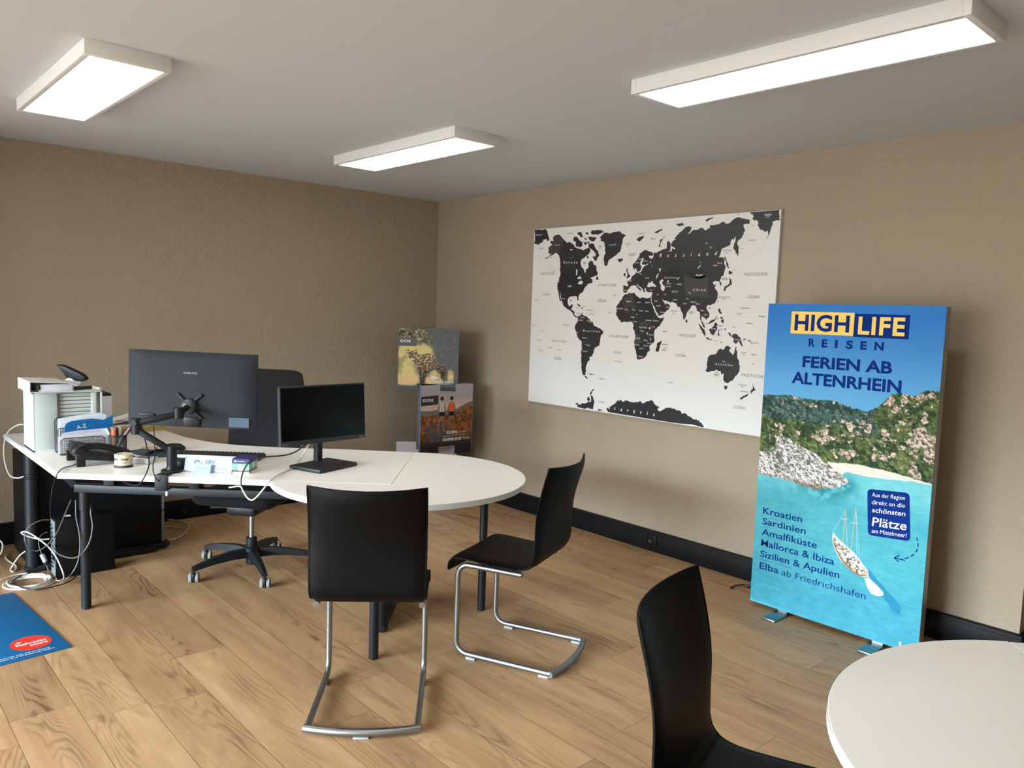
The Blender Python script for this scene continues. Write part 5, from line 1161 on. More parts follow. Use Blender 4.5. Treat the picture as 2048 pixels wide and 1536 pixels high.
# pen cup and pens
PC_ = (1.166, -2.862); zc = DH
t = thing('pen_cup', 'black wire-mesh pen cup right of the letter rack', 'pen cup', (*PC_, zc))
b = MB()
for z, r in ((.002, .040), (.012, .040), (.084, .041), (.090, .041)): b.tube([(PC_[0] + r * math.cos(a), PC_[1] + r * math.sin(a), zc + z) for a in np.linspace(0, 2 * PI, 28, endpoint=False)], .0022, 6, closed=True)
for k in range(44):
    a = 2 * PI * k / 44; b.tube([(PC_[0] + .040 * math.cos(a), PC_[1] + .040 * math.sin(a), zc + .004), (PC_[0] + .041 * math.cos(a), PC_[1] + .041 * math.sin(a), zc + .088)], .0011, 4, caps=False)
for k in range(11): b.tube([(PC_[0] + .0405 * math.cos(a), PC_[1] + .0405 * math.sin(a), zc + .012 + .007 * k) for a in np.linspace(0, 2 * PI, 28, endpoint=False)], .0009, 4, closed=True)
b.cyl(PC_, .039, zc + .001, zc + .004, 24)
b.build('cup', MESHM, t)
def pen(label, dx0, dy0, dx1, dy1, L, r, col, capc, tipc=None):
    p = Vector((PC_[0] + dx0, PC_[1] + dy0, zc + .010)); q = Vector((PC_[0] + dx1, PC_[1] + dy1, zc + .088)); d = (q - p).normalized(); e = p + d * L
    t = thing('pen', label, 'pen', p, 0, 'pens in the cup')
    m = MB(); m.tube([p, p + d * (L * .62)], r, 10); m.build('barrel', mat('pen_%d_%d_%d' % col, col, .4), t)
    m = MB(); m.tube([p + d * (L * .62), e - d * .006, e], [r * 1.08, r * 1.08, r * .6], 10); m.build('cap', mat('pen_%d_%d_%d' % capc, capc, .4), t)
pen('white and black pen leaning left in the mesh cup', .014, .012, -.018, -.030, .135, .0055, (24, 24, 26), (224, 232, 240))
pen('black pen beside the white one leaning left in the mesh cup', .020, .0, .0, -.028, .130, .006, (26, 26, 28), (30, 30, 34))
pen('thick orange highlighter in the mesh cup', .006, -.018, .004, -.020, .110, .011, (226, 108, 60), (222, 110, 64))
pen('upright black marker in the middle of the mesh cup', -.004, -.004, -.002, -.004, .120, .0075, (28, 26, 28), (20, 20, 22))
pen('cream pen in the mesh cup between the black and pink pens', -.012, .006, -.010, .012, .118, .0055, (222, 214, 190), (228, 220, 196))
pen('pink and purple ballpoint leaning right in the mesh cup', -.006, -.018, .012, .030, .140, .0055, (58, 26, 48), (206, 120, 160))
pen('dark purple ballpoint leaning furthest right in the mesh cup', .010, -.012, .020, .034, .150, .005, (48, 22, 40), (66, 34, 56))
pen('pale blue pencil low in the front of the mesh cup', .028, -.022, .030, .016, .09, .0045, (170, 190, 206), (196, 206, 214))

# desk phone: back towards the room
px_, py_ = 1.375, -3.005
t = thing('desk_phone', 'black corded desk phone seen from behind at the front edge of the desk', 'telephone', (px_, py_, DH))
def wedge(b, x0, x1, y0, y1, zb0, zt0, zb1, zt1, bev=.006):
    bm = bmesh.new()
    v = [bm.verts.new(p) for p in ((x0, y0, zb0), (x1, y0, zb0), (x1, y0, zt0), (x0, y0, zt0), (x0, y1, zb1), (x1, y1, zb1), (x1, y1, zt1), (x0, y1, zt1))]
    for f in ((0, 1, 2, 3), (5, 4, 7, 6), (4, 0, 3, 7), (1, 5, 6, 2), (3, 2, 6, 7), (4, 5, 1, 0)): bm.faces.new([v[i] for i in f])
    bmesh.ops.recalc_face_normals(bm, faces=bm.faces)
    bmesh.ops.bevel(bm, geom=bm.edges[:], offset=bev, segments=2, affect='EDGES', profile=.5); b.addbm(bm)
b = MB(); wedge(b, 1.262, 1.482, -3.115, -2.90, DH + .036, DH + .082, DH + .004, DH + .026)
b.build('body', PLAST, t)
b = MB(); wedge(b, 1.275, 1.40, -3.112, -3.05, DH + .078, DH + .100, DH + .068, DH + .086, .004); b.build('display_hood', PLAST, t)
for x in (1.278, 1.466):
    b = MB(); wedge(b, x - .012, x + .012, -3.122, -3.085, DH + .0, DH + .05, DH + .0, DH + .05, .004); b.build('foot', PLAST, t)
b = MB(); b.tube([(1.462, -3.125, DH + .066), (1.462, -3.108, DH + .086), (1.462, -3.06, DH + .094), (1.462, -3.00, DH + .086), (1.462, -2.95, DH + .068), (1.462, -2.91, DH + .045), (1.462, -2.892, DH + .030)], [.022, .024, .015, .014, .015, .023, .021], 12, smooth=4); b.build('handset', PLAST, t, smooth=60)
for i in range(2):
    pass
t = thing('coiled_cord', 'black coiled telephone cord lying behind the cream pot', 'cord', (1.38, -2.84, DH))
b = MB(); P = spline([(1.462, -2.885, DH + .03), (1.475, -2.86, DH + .016), (1.44, -2.82, DH + .012), (1.37, -2.775, DH + .018), (1.31, -2.72, DH + .016), (1.30, -2.67, DH + .014), (1.335, -2.655, DH + .012)], 12)
L_ = []; 
for i, p in enumerate(P):
    tn = (P[min(i + 1, len(P) - 1)] - P[max(i - 1, 0)]).normalized(); sd_ = Vector((-tn.y, tn.x, 0))
    for k in range(6):
        a = 2 * PI * k / 6; q = p.lerp(P[min(i + 1, len(P) - 1)], k / 6)
        L_.append(q + sd_ * .0065 * math.cos(a) + Vector((0, 0, max(.0065 * math.sin(a), DH + .003 - q.z))))
b.tube(L_, .0022, 5); b.build('coil', BCAB, t)

# cream pot with dark foot
t = thing('cream_pot', 'cream cylindrical pot with black script and dark foot beside the phone', 'pot', (1.563, -2.945, DH))
c_ = (1.563, -2.945); R = .0395
b = MB(); b.lathe([(0, DH + .012), (R, DH + .012), (R, DH + .060), (R - .003, DH + .062), (R - .008, DH + .0605), (0, DH + .060)], c_, 40); b.build('pot', mat('cream_card', (206, 194, 162), .6), t)
b = MB(); b.lathe([(0, DH), (R + .0005, DH), (R + .0005, DH + .012), (0, DH + .012)], c_, 40); b.build('foot', mat('pot_foot', (52, 48, 48), .5), t)
b = MB()
for s, a0, z, cap, w, bo in (('Ornel', -.62, .036, .011, .034, .03), ('DAS ORIGINAL', -.60, .026, .003, .030, .0), ('SEIT 1920', -.58, .021, .003, .026, 0), ('natural', -1.75, .036, .010, .036, .03), ('handgemacht', -1.75, .026, .003, .030, 0)):
    o = MB(); text(o, s, (0, 0, 0), (1, 0, 0), (0, 1, 0), cap, w, shear=.35, bold=bo, lift=0)
    for x, y, _z in list(o.v):
        pass
    b.add([(c_[0] + (R + .0004) * math.cos(a0 + x / R), c_[1] + (R + .0004) * math.sin(a0 + x / R), DH + z + y) for x, y, _z in o.v], o.f)
b.build('script', INKK, t, smooth=0)
b = MB(); b.box((c_[0] - .006, c_[1] + .006, DH + .064), (.012, .004, .006), bev=.001); b.build('wick', PAPER, t)

# small white devices, pad, mouse
t = thing('card_reader', 'flat white card reader with grey display right of the cream pot', 'card reader', (1.50, -2.845, DH))
T = Matrix.Translation((1.505, -2.845, DH)) @ Matrix.Rotation(.85, 4, 'Z')
b = MB(); b.box((0, 0, .013), (.115, .085, .024), bev=.004, M=T); b.build('body', PAPER, t)
b = MB(); b.box((.008, .004, .0258), (.06, .035, .002), bev=.0005, M=T); b.build('display', mat('lcd_grey', (74, 78, 80), .3), t)
t = tag(MB().prism([(1.178, -2.83), (1.150, -2.72), (1.30, -2.655), (1.432, -2.690), (1.415, -2.775)], DH, DH + .004, bev=.001).build('desk_pad', mat('pad_slate', (52, 74, 92), .6)), 'dark slate-blue pad lying under the monitor arm', 'desk pad')
t = thing('computer_mouse', 'black computer mouse standing behind the post of the monitor arm', 'mouse', (1.245, -2.605, DH))
b = MB(); b.lathe([(0, .0), (.030, .0), (.034, .008), (.031, .020), (.020, .032), (0, .036)], (0, 0), 24, M=Matrix.Translation((1.245, -2.605, DH)) @ Matrix.Rotation(.8, 4, 'Z') @ Matrix.Diagonal((1.7, 1, 1, 1))); b.build('shell', PLAST, t, smooth=60)
tag(MB().box((1.19, -2.715, DH + .010), (.075, .03, .012), rz=.9, bev=.003).build('wooden_block', mat('wood_tan', (182, 148, 104), .6)), 'small flat wooden block lying on the slate-blue pad', 'block')

# ---------------------------------------------------------------- keyboard, sign, tea box
t = thing('keyboard', 'black keyboard with silver rear edge behind the sign holder', 'keyboard', (1.575, -2.50, DH), math.atan2(D_.y, D_.x))
T = t.matrix_basis.copy()
b = MB(); b.box((0, 0, .010), (.440, .135, .014), bev=.003, M=T); b.build('case', PLAST, t)
b = MB(); b.box((0, -.0685, .016), (.440, .004, .016), bev=.001, M=T); b.build('rear_edge', mat('silver_edge', (196, 206, 214), .35), t)
b = MB()
for r_ in range(6):
    for k in range(21): b.box((-.207 + k * .0207, -.052 + r_ * .0205, .0195), (.0165, .0165, .008), bev=.002, seg=1, M=T)
b.build('keys', mat('key_black', (30, 31, 33), .5), t)
kq = Vector((1.742, -2.735, DH))
tag(MB().box(kq + Vector((0, 0, .021)), (.085, .06, .04), rz=math.atan2(D_.y, D_.x), bev=.004).build('usb_hub', PLAST), 'small black box standing between the arm clamp and the sign holder', 'hub')
t = thing('sign_holder', 'white desk sign with a blue and red swirl logo standing at the front edge', 'sign', (1.90, -2.69, DH))
s0, s1 = Vector((1.815, -2.757, DH)), Vector((1.972, -2.597, DH)); se = (s1 - s0).normalized(); sn_ = Vector((se.y, -se.x, 0)); su = (Vector((0, 0, 1)) * .96 - sn_ * .28).normalized()
w_ = (s1 - s0).length; bk = -sn_ * .0
b = MB(); b.add([s0, s1, s1 + su * .074, s0 + su * .074] + [p - sn_ * .003 for p in (s0, s1, s1 + su * .074, s0 + su * .074)], [(0, 1, 2, 3), (7, 6, 5, 4), (0, 4, 5, 1), (1, 5, 6, 2), (2, 6, 7, 3), (3, 7, 4, 0)])
b.add([s0 - sn_ * .045, s1 - sn_ * .045, s1 - sn_ * .045 + Vector((0, 0, .002)), s0 - sn_ * .045 + Vector((0, 0, .002)), s0, s1, s1 + su * .003, s0 + su * .003], [(0, 3, 2, 1), (4, 5, 6, 7), (0, 1, 5, 4), (3, 7, 6, 2), (0, 4, 7, 3), (1, 2, 6, 5)])
b.build('panel', mat('sign_white', (172, 184, 200), .5), t, smooth=0)
o = MB(); text(o, 'ERV', s0 + se * .098 + su * .040, se, su, .017, .046, 0, bold=.02)
lc = [(.058 + .014 * math.cos(a), .043 + .014 * math.sin(a)) for a in np.linspace(.2, PI + .5, 14)] + [(.058 + .009 * math.cos(a), .041 + .009 * math.sin(a)) for a in np.linspace(PI + .5, .2, 14)]
o.flat(lc[::1], s0, se, su, 0, .0006)
o.flat([(.075, .040), (.082, .053), (.086, .053), (.082, .038)], s0, se, su, 1, .0006)
text(o, 'Reiseversicherung', s0 + se * .155 + su * .016, se, su, .004, .045, 0)
o.build('logo', [mat('erv_blue', (30, 74, 150), .5), mat('erv_red', (228, 80, 84), .5)], t, smooth=0)
t = thing('name_card', 'small pale blue card leaning against the desk sign', 'card', (1.93, -2.70, DH))
s2 = s0 + se * .056 + sn_ * .022; 
b = MB(); b.add([s2, s2 + se * .078, s2 + se * .078 + su * .042, s2 + su * .042] + [p - sn_ * .0015 for p in (s2, s2 + se * .078, s2 + se * .078 + su * .042, s2 + su * .042)], [(0, 1, 2, 3), (7, 6, 5, 4), (0, 4, 5, 1), (1, 5, 6, 2), (2, 6, 7, 3), (3, 7, 4, 0)])
b.build('card', mat('card_pale_blue', (150, 188, 202), .6), t, smooth=0)
o = MB(); text(o, 'Termin für Beratung', s2 + se * .008 + su * .020, se, su, .006, .062, 0); o.build('card_print', mat('card_grey_ink', (120, 140, 160), .6), t, smooth=0)
t = thing('tea_box', 'small carton with navy lid and green and brown bands beside the desk sign', 'box', (1.96, -2.53, DH))
q0, q1 = Vector((1.966, -2.594, DH)), Vector((2.022, -2.534, DH)); qe = (q1 - q0).normalized(); qn = Vector((qe.y, -qe.x, 0)); qw = .080
q0 = q1 - qe * qw
B_ = Matrix(((qe.x, -qn.x, 0, q0.x), (qe.y, -qn.y, 0, q0.y), (0, 0, 1, DH), (0, 0, 0, 1)))
b = MB()
for z0_, z1_, mi in ((0, .007, 0), (.007, .016, 1), (.016, .046, 2), (.046, .068, 3)): b.box((qw / 2, .055, (z0_ + z1_) / 2), (qw, .110, z1_ - z0_), mi=mi, M=B_)
b.build('carton', [PAPER, mat('carton_brown', (122, 70, 54), .5), mat('carton_green', (110, 182, 148), .5, noise=.2, nscale=60), mat('carton_navy', (40, 34, 96), .5)], t, smooth=0)
o = MB(); qO = q0
for cx, r, mi in ((.040, .017, 1), (.040, .012, 0)): o.flat([(cx + r * math.cos(a), .029 + r * math.sin(a)) for a in np.linspace(0, 2 * PI, 24, endpoint=False)], qO, qe, Vector((0, 0, 1)), mi, .0005 + .0003 * (1 - mi))
qs = -qn
for cx, r, mi in ((.055, .015, 1), (.055, .011, 0)): o.flat([(cx + r * math.cos(a), .033 + r * math.sin(a)) for a in np.linspace(0, 2 * PI, 24, endpoint=False)], q1, qs, Vector((0, 0, 1)), mi, .0005 + .0003 * (1 - mi))
o.flat([(.016 + .005 * math.cos(a), .057 + .005 * math.sin(a)) for a in np.linspace(0, 2 * PI, 14, endpoint=False)], qO, qe, Vector((0, 0, 1)), 0, .0006)
text(o, 'travelnews', qO + qe * .024 + Vector((0, 0, .0545)), qe, Vector((0, 0, 1)), .006, .036, 0)
o.build('carton_print', [INKW, mat('carton_teal', (150, 214, 208), .5)], t, smooth=0)

# ---------------------------------------------------------------- monitor on its arm
MC = Vector((1.662, -2.661, 1.078)); my_ = math.radians(49.5); me_ = Vector((math.cos(my_), math.sin(my_), 0)); mn = Vector((math.sin(my_), -math.cos(my_), 0))
rl = math.radians(-.9)
mex = me_ * math.cos(rl) + Vector((0, 0, 1)) * math.sin(rl); mey = Vector((0, 0, 1)) * math.cos(rl) - me_ * math.sin(rl)
t = thing('monitor', 'large grey-backed monitor on an arm, seen from behind', 'monitor', MC)
B_ = Matrix(((mex.x, mey.x, mn.x, MC.x), (mex.y, mey.y, mn.y, MC.y), (mex.z, mey.z, mn.z, MC.z), (0, 0, 0, 1)))   # x right, y up, z towards the room
b = MB(); W_, H_ = .612, .362; vs = []; n1, n2 = 15, 11
for i in range(n2):
    for j in range(n1):
        u, v = -1 + 2 * j / (n1 - 1), -1 + 2 * i / (n2 - 1)
        u = math.copysign(1 - (1 - abs(u)) ** 1.7, u); v = math.copysign(1 - (1 - abs(v)) ** 1.7, v)
        z = .016 * (1 - abs(u) ** 9) * (1 - max(0, v) ** 12 * .8)
        vs.append(B_ @ Vector((u * W_ / 2, v * H_ / 2, z - .004)))
o_ = len(vs); ring = [j for j in range(n1)] + [i * n1 + n1 - 1 for i in range(1, n2)] + [(n2 - 1) * n1 + j for j in range(n1 - 2, -1, -1)] + [i * n1 for i in range(n2 - 2, 0, -1)]
fs = [(i * n1 + j, i * n1 + j + 1, (i + 1) * n1 + j + 1, (i + 1) * n1 + j) for i in range(n2 - 1) for j in range(n1 - 1)]
Bi = B_.inverted()
fr = [B_ @ Vector(((Bi @ vs[k]).x, (Bi @ vs[k]).y, -.018)) for k in ring]
vs += fr; m_ = len(ring)
fs += [(ring[(k + 1) % m_], ring[k], o_ + k, o_ + (k + 1) % m_) for k in range(m_)]
fs.append(tuple(o_ + k for k in range(m_))[::-1])
b.add(vs, fs); b.build('back_shell', ANTH, t, smooth=40)
b = MB(); b.box((0, .004, -.0192), (W_ - .012, H_ - .026, .002), M=B_); b.build('screen', mat('screen_black', (8, 9, 10), .15), t)
o = MB(); text(o, 'SAMSUNG', B_ @ Vector((-.040, .0765, .0124)), mex, mey, .0082, .066, 0, lift=.0004, bold=.02); o.build('brand_mark', mat('brand_grey', (128, 134, 142), .4), t, smooth=0)
b = MB(); b.box((.228, -.149, .0115), (.096, .046, .001), M=B_); b.box((.177, -.131, .0115), (.006, .006, .002), mi=1, M=B_); st = b.build('type_label', [mat('label_blue_grey', (84, 102, 120), .7, spec=.2), PLAST], t)
o = MB()
for k in range(6): o.box((.205 + .004 * (k % 2), -.134 - .006 * k, .0122), (.034, .0016, .0004), M=B_)
for k, (x, y) in enumerate(((.262, -.143), (.246, -.152), (.262, -.156))): o.box((x, y, .0122), (.010, .008, .0004), M=B_)
o.build('label_print', mat('label_ink', (48, 58, 70), .6), st, smooth=0)
b = MB(); b.box((.005, -.155, .010), (.080, .046, .022), bev=.004, M=B_); b.build('port_cover', PLAST, t)
b = MB(); b.box((-.21, -.128, .014), (.075, .012, .014), bev=.003, M=B_); b.build('cable_plug', PLAST, t)

t = thing('monitor_mount', 'black articulated monitor arm clamped to the front edge of the desk', 'monitor arm', (1.80, -2.815, DH))
pb = Vector((1.795, -2.803, 0))
b = MB(); b.cyl((pb.x, pb.y), .047, DH, DH + .012, 32, bev=.003); b.cyl((pb.x, pb.y), .026, DH + .012, DH + .03, 24, r2=.023)
dd = Vector((D_.y, -D_.x, 0))
fe = CC + D_ * ((pb - CC).dot(D_)); b.box((fe.x + dd.x * .006, fe.y + dd.y * .006, DH - .026), (.056, .010, .072), rz=math.atan2(D_.y, D_.x), bev=.002)
b.box((fe.x - dd.x * .02, fe.y - dd.y * .02, DH + .004), (.056, .06, .008), rz=math.atan2(D_.y, D_.x), bev=.002); b.box((fe.x - dd.x * .02, fe.y - dd.y * .02, DH - .060), (.05, .055, .008), rz=math.atan2(D_.y, D_.x), bev=.002)
b.build('clamp', BLACK, t)
tl = MB(); tl.box((fe.x + dd.x * .0115 + D_.x * .026, fe.y + dd.y * .0115 + D_.y * .026, DH - .075), (.008, .002, .020), rz=math.atan2(D_.y, D_.x)); tl.build('white_tab', INKW, t)
b = MB(); b.cyl((pb.x, pb.y), .0225, DH + .02, DH + .122, 28, bev=.002); b.build('post', BLACK, t)
eb = Vector((1.725, -2.935, 0)); hd = Vector((1.795, -2.772, 0))
b = MB(); b.cyl((eb.x, eb.y), .0225, .892, .964, 28, bev=.002)
b.cyl((0, 0), .012, 0, .004, 20, M=Matrix.Translation(eb + Vector((0, 0, .945)) + Vector((.744, -.667, 0)) * .022) @ Matrix.Rotation(math.atan2(-.667, .744), 4, 'Z') @ Matrix.Rotation(PI / 2, 4, 'Y')); b.build('elbow', BLACK, t)
def bar(name, p, q, w, h, mid=None):
    d = (q - p); L = d.length; d.normalize(); s = d.cross(Vector((0, 0, 1))).normalized(); u = s.cross(d)
    M_ = Matrix(((d.x, s.x, u.x, (p.x + q.x) / 2), (d.y, s.y, u.y, (p.y + q.y) / 2), (d.z, s.z, u.z, (p.z + q.z) / 2), (0, 0, 0, 1)))
    m = MB(); m.box((0, 0, 0), (L, w, h), bev=.006, M=M_); m.box((0, 0, 0), (L * .8, w + .004, h * .45), bev=.003, M=M_); m.build(name, BLACK, t)
bar('lower_arm', pb + Vector((0, 0, DH + .098)), eb + Vector((0, 0, .912)), .030, .026)
bar('upper_arm', eb + Vector((0, 0, .942)), hd + Vector((0, 0, .982)), .032, .028)
b = MB(); b.cyl((hd.x, hd.y), .0225, .962, 1.012, 28, bev=.002); b.build('head_joint', BLACK, t)
vc = B_ @ Vector((-.008, -.078, .03))
Vm = Matrix(((mex.x, mey.x, mn.x, vc.x), (mex.y, mey.y, mn.y, vc.y), (mex.z, mey.z, mn.z, vc.z), (0, 0, 0, 1)))
b = MB(); b.lathe([(0, .026), (.018, .025), (.033, .014), (.037, .0), (.037, -.008), (0, -.008)], (0, 0), 32, M=Vm); b.build('tilt_ball', mat('arm_grey', (58, 64, 70), .35), t, smooth=50)
b = MB()
for a in (45, 135, 225, 315):
    A = Vm @ Matrix.Rotation(math.radians(a), 4, 'Z'); b.box((.048, 0, -.010), (.066, .013, .006), bev=.002, M=A); b.cyl((.076, 0), .008, -.017, -.004, 12, M=A)
b.build('mount_plate', BLACK, t)
b = MB(); b.tube([hd + Vector((0, 0, .985)), vc], .014, 12); b.build('neck', BLACK, t)

# ---------------------------------------------------------------- second monitor
t = thing('monitor', 'smaller black monitor on a square stand, its dark screen facing the room', 'monitor', (2.03, -2.165, DH))
SC2 = Vector((2.030, -2.155, .974)); ya = math.radians(95.5); e_ = Vector((math.cos(ya), math.sin(ya), 0)); n_ = Vector((math.sin(ya), -math.cos(ya), 0)); tl_ = math.radians(3.5)
uu = Vector((0, 0, 1)) * math.cos(tl_) - n_ * math.sin(tl_); nn = e_.cross(uu)
S_ = Matrix(((e_.x, uu.x, nn.x, SC2.x), (e_.y, uu.y, nn.y, SC2.y), (e_.z, uu.z, nn.z, SC2.z), (0, 0, 0, 1)))
W_, H_ = .487, .283
b = MB(); b.box((0, 0, -.014), (W_, H_, .028), bev=.003, M=S_); b.box((0, -.02, -.034), (W_ * .6, H_ * .6, .02), bev=.008, M=S_); b.build('housing', mat('monitor_black', (22, 23, 25), .4), t)
b = MB(); b.box((-.0005, .008, .0004), (W_ - .010, H_ - .030, .0012), M=S_); b.build('screen', mat('screen_glossy', (5, 7, 8), .16, spec=.3), t)
b = MB(); b.box((-W_ / 2 - .0003, 0, -.010), (.0012, H_ - .004, .016), M=S_); b.box((0, H_ / 2 + .0003, -.010), (W_ - .004, .0012, .016), M=S_); b.build('trim', mat('trim_silver', (66, 74, 78), .45, metal=.4), t)
o = MB(); text(o, 'SAMSUNG', S_ @ Vector((W_ / 2 - .040, -H_ / 2 + .0075, .0006)), e_, uu, .0042, .026, 0, lift=.0004, bold=.02)
for x in (-.228, -.214): o.box((x, -H_ / 2 + .009, .0007), (.010, .007, .0008), mi=1, M=S_)
o.build('brand_mark', [mat('brand_light', (168, 170, 172), .4), mat('sticker_blue', (50, 92, 128), .5)], t, smooth=0)
nk = Vector((1.978, -2.160, 0))
b = MB(); b.cyl((nk.x, nk.y), .0215, DH + .015, DH + .20, 28, bev=.002); b.build('neck', BLACK, t)
b = MB(); b.box((2.062, -2.173, DH + .009), (.200, .262, .018), rz=math.radians(18), bev=.004); b.build('base', mat('stand_black', (26, 27, 29), .5), t)

# ---------------------------------------------------------------- cables
CAB={'A':[[0.747,-3.211,0.829],[0.578,-3.206,0.802],[0.433,-3.216,0.758],[0.346,-3.222,0.711],[0.343,-3.231,0.661],[0.362,-3.236,0.614],[0.393,-3.236,0.566],[0.434,-3.231,0.525],[0.492,-3.224,0.506],[0.549,-3.206,0.507],[0.6,-3.188,0.52],[0.64,-3.174,0.532]],'B':[[1.346,-3.078,0.719],[1.433,-3.13,0.719],[1.485,-3.184,0.719],[1.584,-3.224,0.719],[1.56,-3.227,0.696],[1.514,-3.22,0.68],[1.465,-3.221,0.632],[1.42,-3.221,0.563],[1.108,-3.162,0.446],[0.833,-3.107,0.337]],'c1':[[1.35,-3.122,0.536],[1.218,-3.127,0.421],[1.085,-3.13,0.314],[0.949,-3.144,0.223],[0.806,-3.161,0.157],[0.805,-3.198,0.171],[0.813,-3.221,0.214],[0.796,-3.218,0.261],[0.801,-3.192,0.298],[0.801,-3.145,0.317],[0.797,-3.106,0.313]],'c2':[[1.365,-3.105,0.537],[1.377,-3.107,0.456],[1.396,-3.099,0.382],[1.407,-3.1,0.312],[1.409,-3.11,0.247],[1.402,-3.132,0.196],[1.387,-3.161,0.161],[0.915,-3.09,0.006],[0.847,-3.095,0.006],[0.788,-3.103,0.006]],'c3':[[1.391,-3.047,0.534],[1.412,-3.052,0.472],[1.432,-3.05,0.416],[1.434,-3.061,0.352],[1.417,-3.082,0.298],[1.356,-3.098,0.255],[1.255,-3.105,0.223],[1.116,-3.111,0.198],[0.98,-3.11,0.181],[0.838,-3.106,0.193]],'c4':[[0.817,-3.111,0.214],[0.813,-3.149,0.218],[0.802,-3.193,0.234],[0.787,-3.225,0.252],[0.791,-3.233,0.264],[0.81,-3.216,0.269],[0.836,-3.19,0.254],[0.872,-3.154,0.22],[0.899,-3.128,0.19],[0.929,-3.104,0.145],[0.961,-3.089,0.095],[0.984,-3.082,0.06],[0.886,-3.06,0.006],[0.907,-3.082,0.006],[0.897,-3.099,0.006]],'c5a':[[0.806,-3.118,0.25],[0.813,-3.142,0.245],[0.825,-3.16,0.225],[0.84,-3.164,0.196],[0.85,-3.157,0.16],[0.854,-3.154,0.146]],'c5b':[[0.873,-3.14,0.104],[0.873,-3.134,0.081],[0.878,-3.126,0.051],[0.857,-3.1,0.006]],'plug':[[0.854,-3.154,0.148],[0.87,-3.141,0.109]],'c6':[[0.658,-3.179,0.13],[0.614,-3.21,0.094],[0.583,-3.228,0.055],[0.545,-3.245,0.006],[0.589,-3.252,0.006],[0.61,-3.243,0.006],[0.562,-3.222,0.006],[0.508,-3.216,0.006],[0.452,-3.223,0.006],[0.361,-3.234,0.006],[0.288,-3.229,0.006],[0.252,-3.213,0.006]],'c7':[[0.714,-3.322,0.006],[0.683,-3.255,0.006],[0.679,-3.214,0.006],[0.699,-3.179,0.006],[0.751,-3.134,0.006],[0.823,-3.11,0.006],[0.893,-3.105,0.006]],'dark':[[0.78,-2.953,0.016],[0.928,-3.015,0.016],[0.995,-3.075,0.016],[1.013,-3.129,0.016],[1.019,-3.204,0.016],[0.977,-3.245,0.016],[0.893,-3.275,0.016],[0.83,-3.283,0.016],[0.757,-3.249,0.016],[0.72,-3.189,0.016],[0.706,-3.132,0.016],[0.701,-3.071,0.016]],'leftw':[[0.243,-3.267,0.106],[0.26,-3.25,0.093],[0.271,-3.24,0.076],[0.274,-3.241,0.045],[0.268,-3.253,0.013],[0.272,-3.273,0.006]],'d1':[[1.561,-2.866,0.917],[1.643,-2.874,0.855],[1.766,-2.896,0.793],[1.864,-2.926,0.763],[1.861,-2.953,0.702],[1.801,-2.963,0.672],[1.678,-2.981,0.667]],'d2':[[1.602,-2.822,0.907],[1.675,-2.841,0.831],[1.785,-2.874,0.794],[1.856,-2.905,0.764],[1.89,-2.91,0.727],[1.873,-2.881,0.691]],'e1':[[1.985,-2.23,0.821],[2.007,-2.299,0.793],[2.041,-2.382,0.789],[2.065,-2.474,0.796],[2.106,-2.548,0.801],[2.132,-2.598,0.773],[2.148,-2.623,0.731],[2.15,-2.625,0.707],[2.149,-2.621,0.686],[2.093,-2.581,0.659]],'e2':[[1.986,-2.214,0.821],[1.959,-2.218,0.786],[1.799,-2.162,0.719],[2.0,-2.3,0.719],[2.096,-2.407,0.719],[2.199,-2.506,0.719],[2.25,-2.568,0.691],[2.231,-2.591,0.654],[2.216,-2.606,0.641],[2.2,-2.62,0.652],[2.183,-2.632,0.681],[2.171,-2.64,0.698],[1.985,-2.612,0.654]],'f1':[[0.183,-2.312,0.006],[0.211,-2.273,0.006],[0.277,-2.241,0.006],[0.361,-2.245,0.006],[0.433,-2.282,0.006],[0.479,-2.333,0.006],[0.482,-2.386,0.006],[0.407,-2.416,0.006]],'f2':[[0.024,-2.261,0.01],[0.052,-2.22,0.01],[0.127,-2.18,0.01],[0.247,-2.182,0.01],[0.359,-2.231,0.01],[0.428,-2.274,0.01],[0.518,-2.376,0.01],[0.494,-2.429,0.01]]}

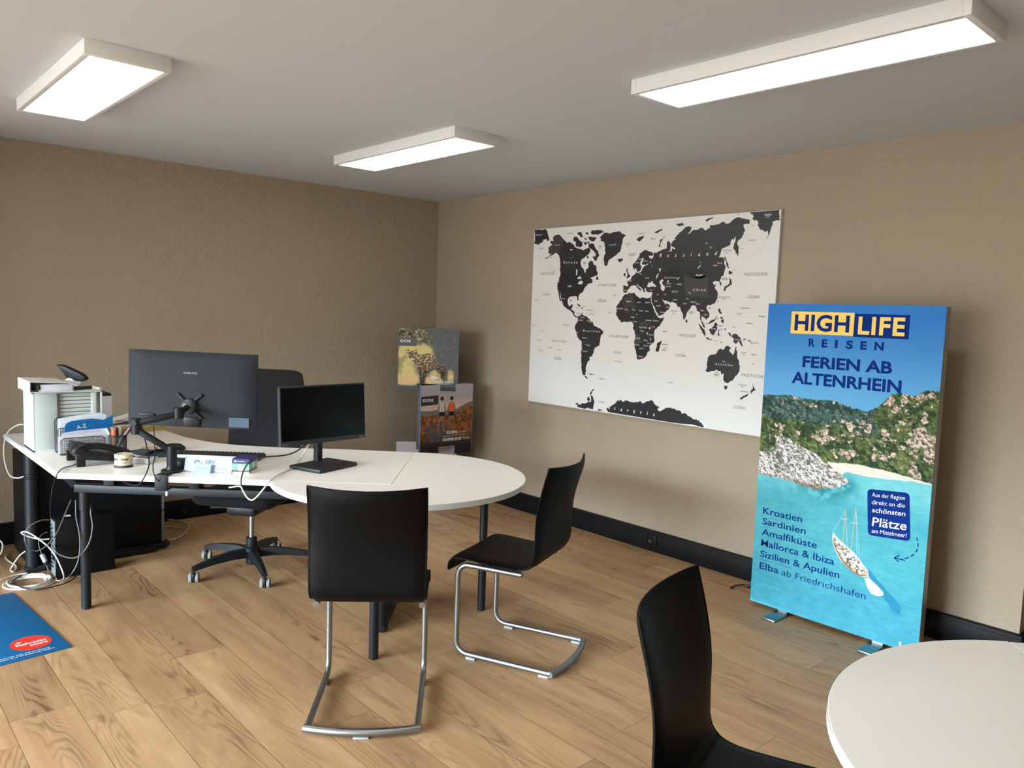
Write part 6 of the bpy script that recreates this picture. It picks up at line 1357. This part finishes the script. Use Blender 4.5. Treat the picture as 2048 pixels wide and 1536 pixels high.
def cable(key, r, m, name, label, cat='cable', smooth=6, extra=None):
    t = thing(name, label, cat, CAB[key][0])
    b = MB(); b.tube(CAB[key], r, 7, smooth=smooth); b.build('cord', m, t, smooth=60)
    return t
cable('A', .0042, WCAB, 'cable', 'white cable looping from the roller cabinet round the left end of the desk')
cable('B', .0024, BCAB, 'cable', 'thin black cord running from the phone over the desk edge to the floor computer')
cable('c1', .003, GCAB, 'cable', 'grey cable running from the rail end in a wide loop to the computer')
cable('c2', .0032, GCAB, 'cable', 'grey cable hanging left of the desk leg down to the floor')
cable('c3', .0034, GCAB, 'cable', 'grey cable hanging right of the desk leg and swinging behind it')
cable('c4', .004, WCAB, 'network_cable', 'white network cable looping out of the back of the computer')
t = thing('adapter_cable', 'grey adapter cable with a silver plug hanging beside the computer', 'cable', CAB['c5a'][0])
b = MB(); b.tube(CAB['c5a'], .0026, 7, smooth=6); b.tube(CAB['c5b'], .003, 7, smooth=6); b.build('cord', GCAB, t, smooth=60)
b = MB(); b.tube(CAB['plug'], .012, 12); b.build('plug_body', mat('plug_silver', (150, 160, 152), .4, metal=.3), t)
p_, q_ = Vector(CAB['plug'][1]), Vector(CAB['c5b'][0]); b = MB(); b.tube([p_, q_, q_ + (q_ - p_) * 2], [.010, .009, .006], 10); b.build('plug_sleeve', PLAST, t)
cable('c6', .0036, WCAB, 'cable', 'white cable curling on the floor at the foot of the desk pillar')
cable('leftw', .005, WCAB, 'cable', 'white cable loop at the left edge beside the pedestal')
t = thing('cable_coil', 'coil of white network cable lying on the floor beside the blue mat', 'cable', (.83, -3.22, 0))
rr = random.Random(8); L_ = [Vector(p) for p in CAB['c7'][:4]]
for k in range(5 * 22):
    a = 2 * PI * k / 22; lp = k // 22; ra = .165 - .012 * lp + rr.uniform(-.003, .003); rb_ = .095 - .008 * lp
    ax = Vector((.72, .35, 0)).normalized(); ay = Vector((-ax.y, ax.x, 0))
    L_.append(Vector((.845, -3.215, .006 + .004 * (lp % 3))) + Vector((.012 * math.sin(lp * 2), .010 * math.cos(lp * 2.6), 0)) + Vector((math.cos(a + 2.2) * .115 * ra / .165, math.sin(a + 2.2) * .115 * ra / .165, 0)))
b = MB(); b.tube(L_, .0036, 6, smooth=2); b.build('coil', WCAB, t, smooth=60)
cable('dark', .0034, BCAB, 'cable', 'black cable curved over the white coil on the floor')
cable('d1', .0032, BCAB, 'cable', 'black monitor cable hanging over the desk edge left of the arm clamp')
cable('d2', .0024, BCAB, 'cable', 'thin black cable hanging just beside the arm clamp')
cable('e1', .0034, BCAB, 'cable', 'dark cable curving from the smaller monitor across the desk to its front edge')
cable('e2', .0036, WCAB, 'cable', 'white cable hanging in a loop below the desk edge near the round table')
cable('f1', .004, mat('cream_cable', (200, 180, 148), .5), 'cable', 'cream cable coiled on the floor behind the pedestal, lower loop')
cable('f2', .004, mat('cream_cable', (200, 180, 148), .5), 'cable', 'cream cable arching on the floor behind the pedestal, upper loop')
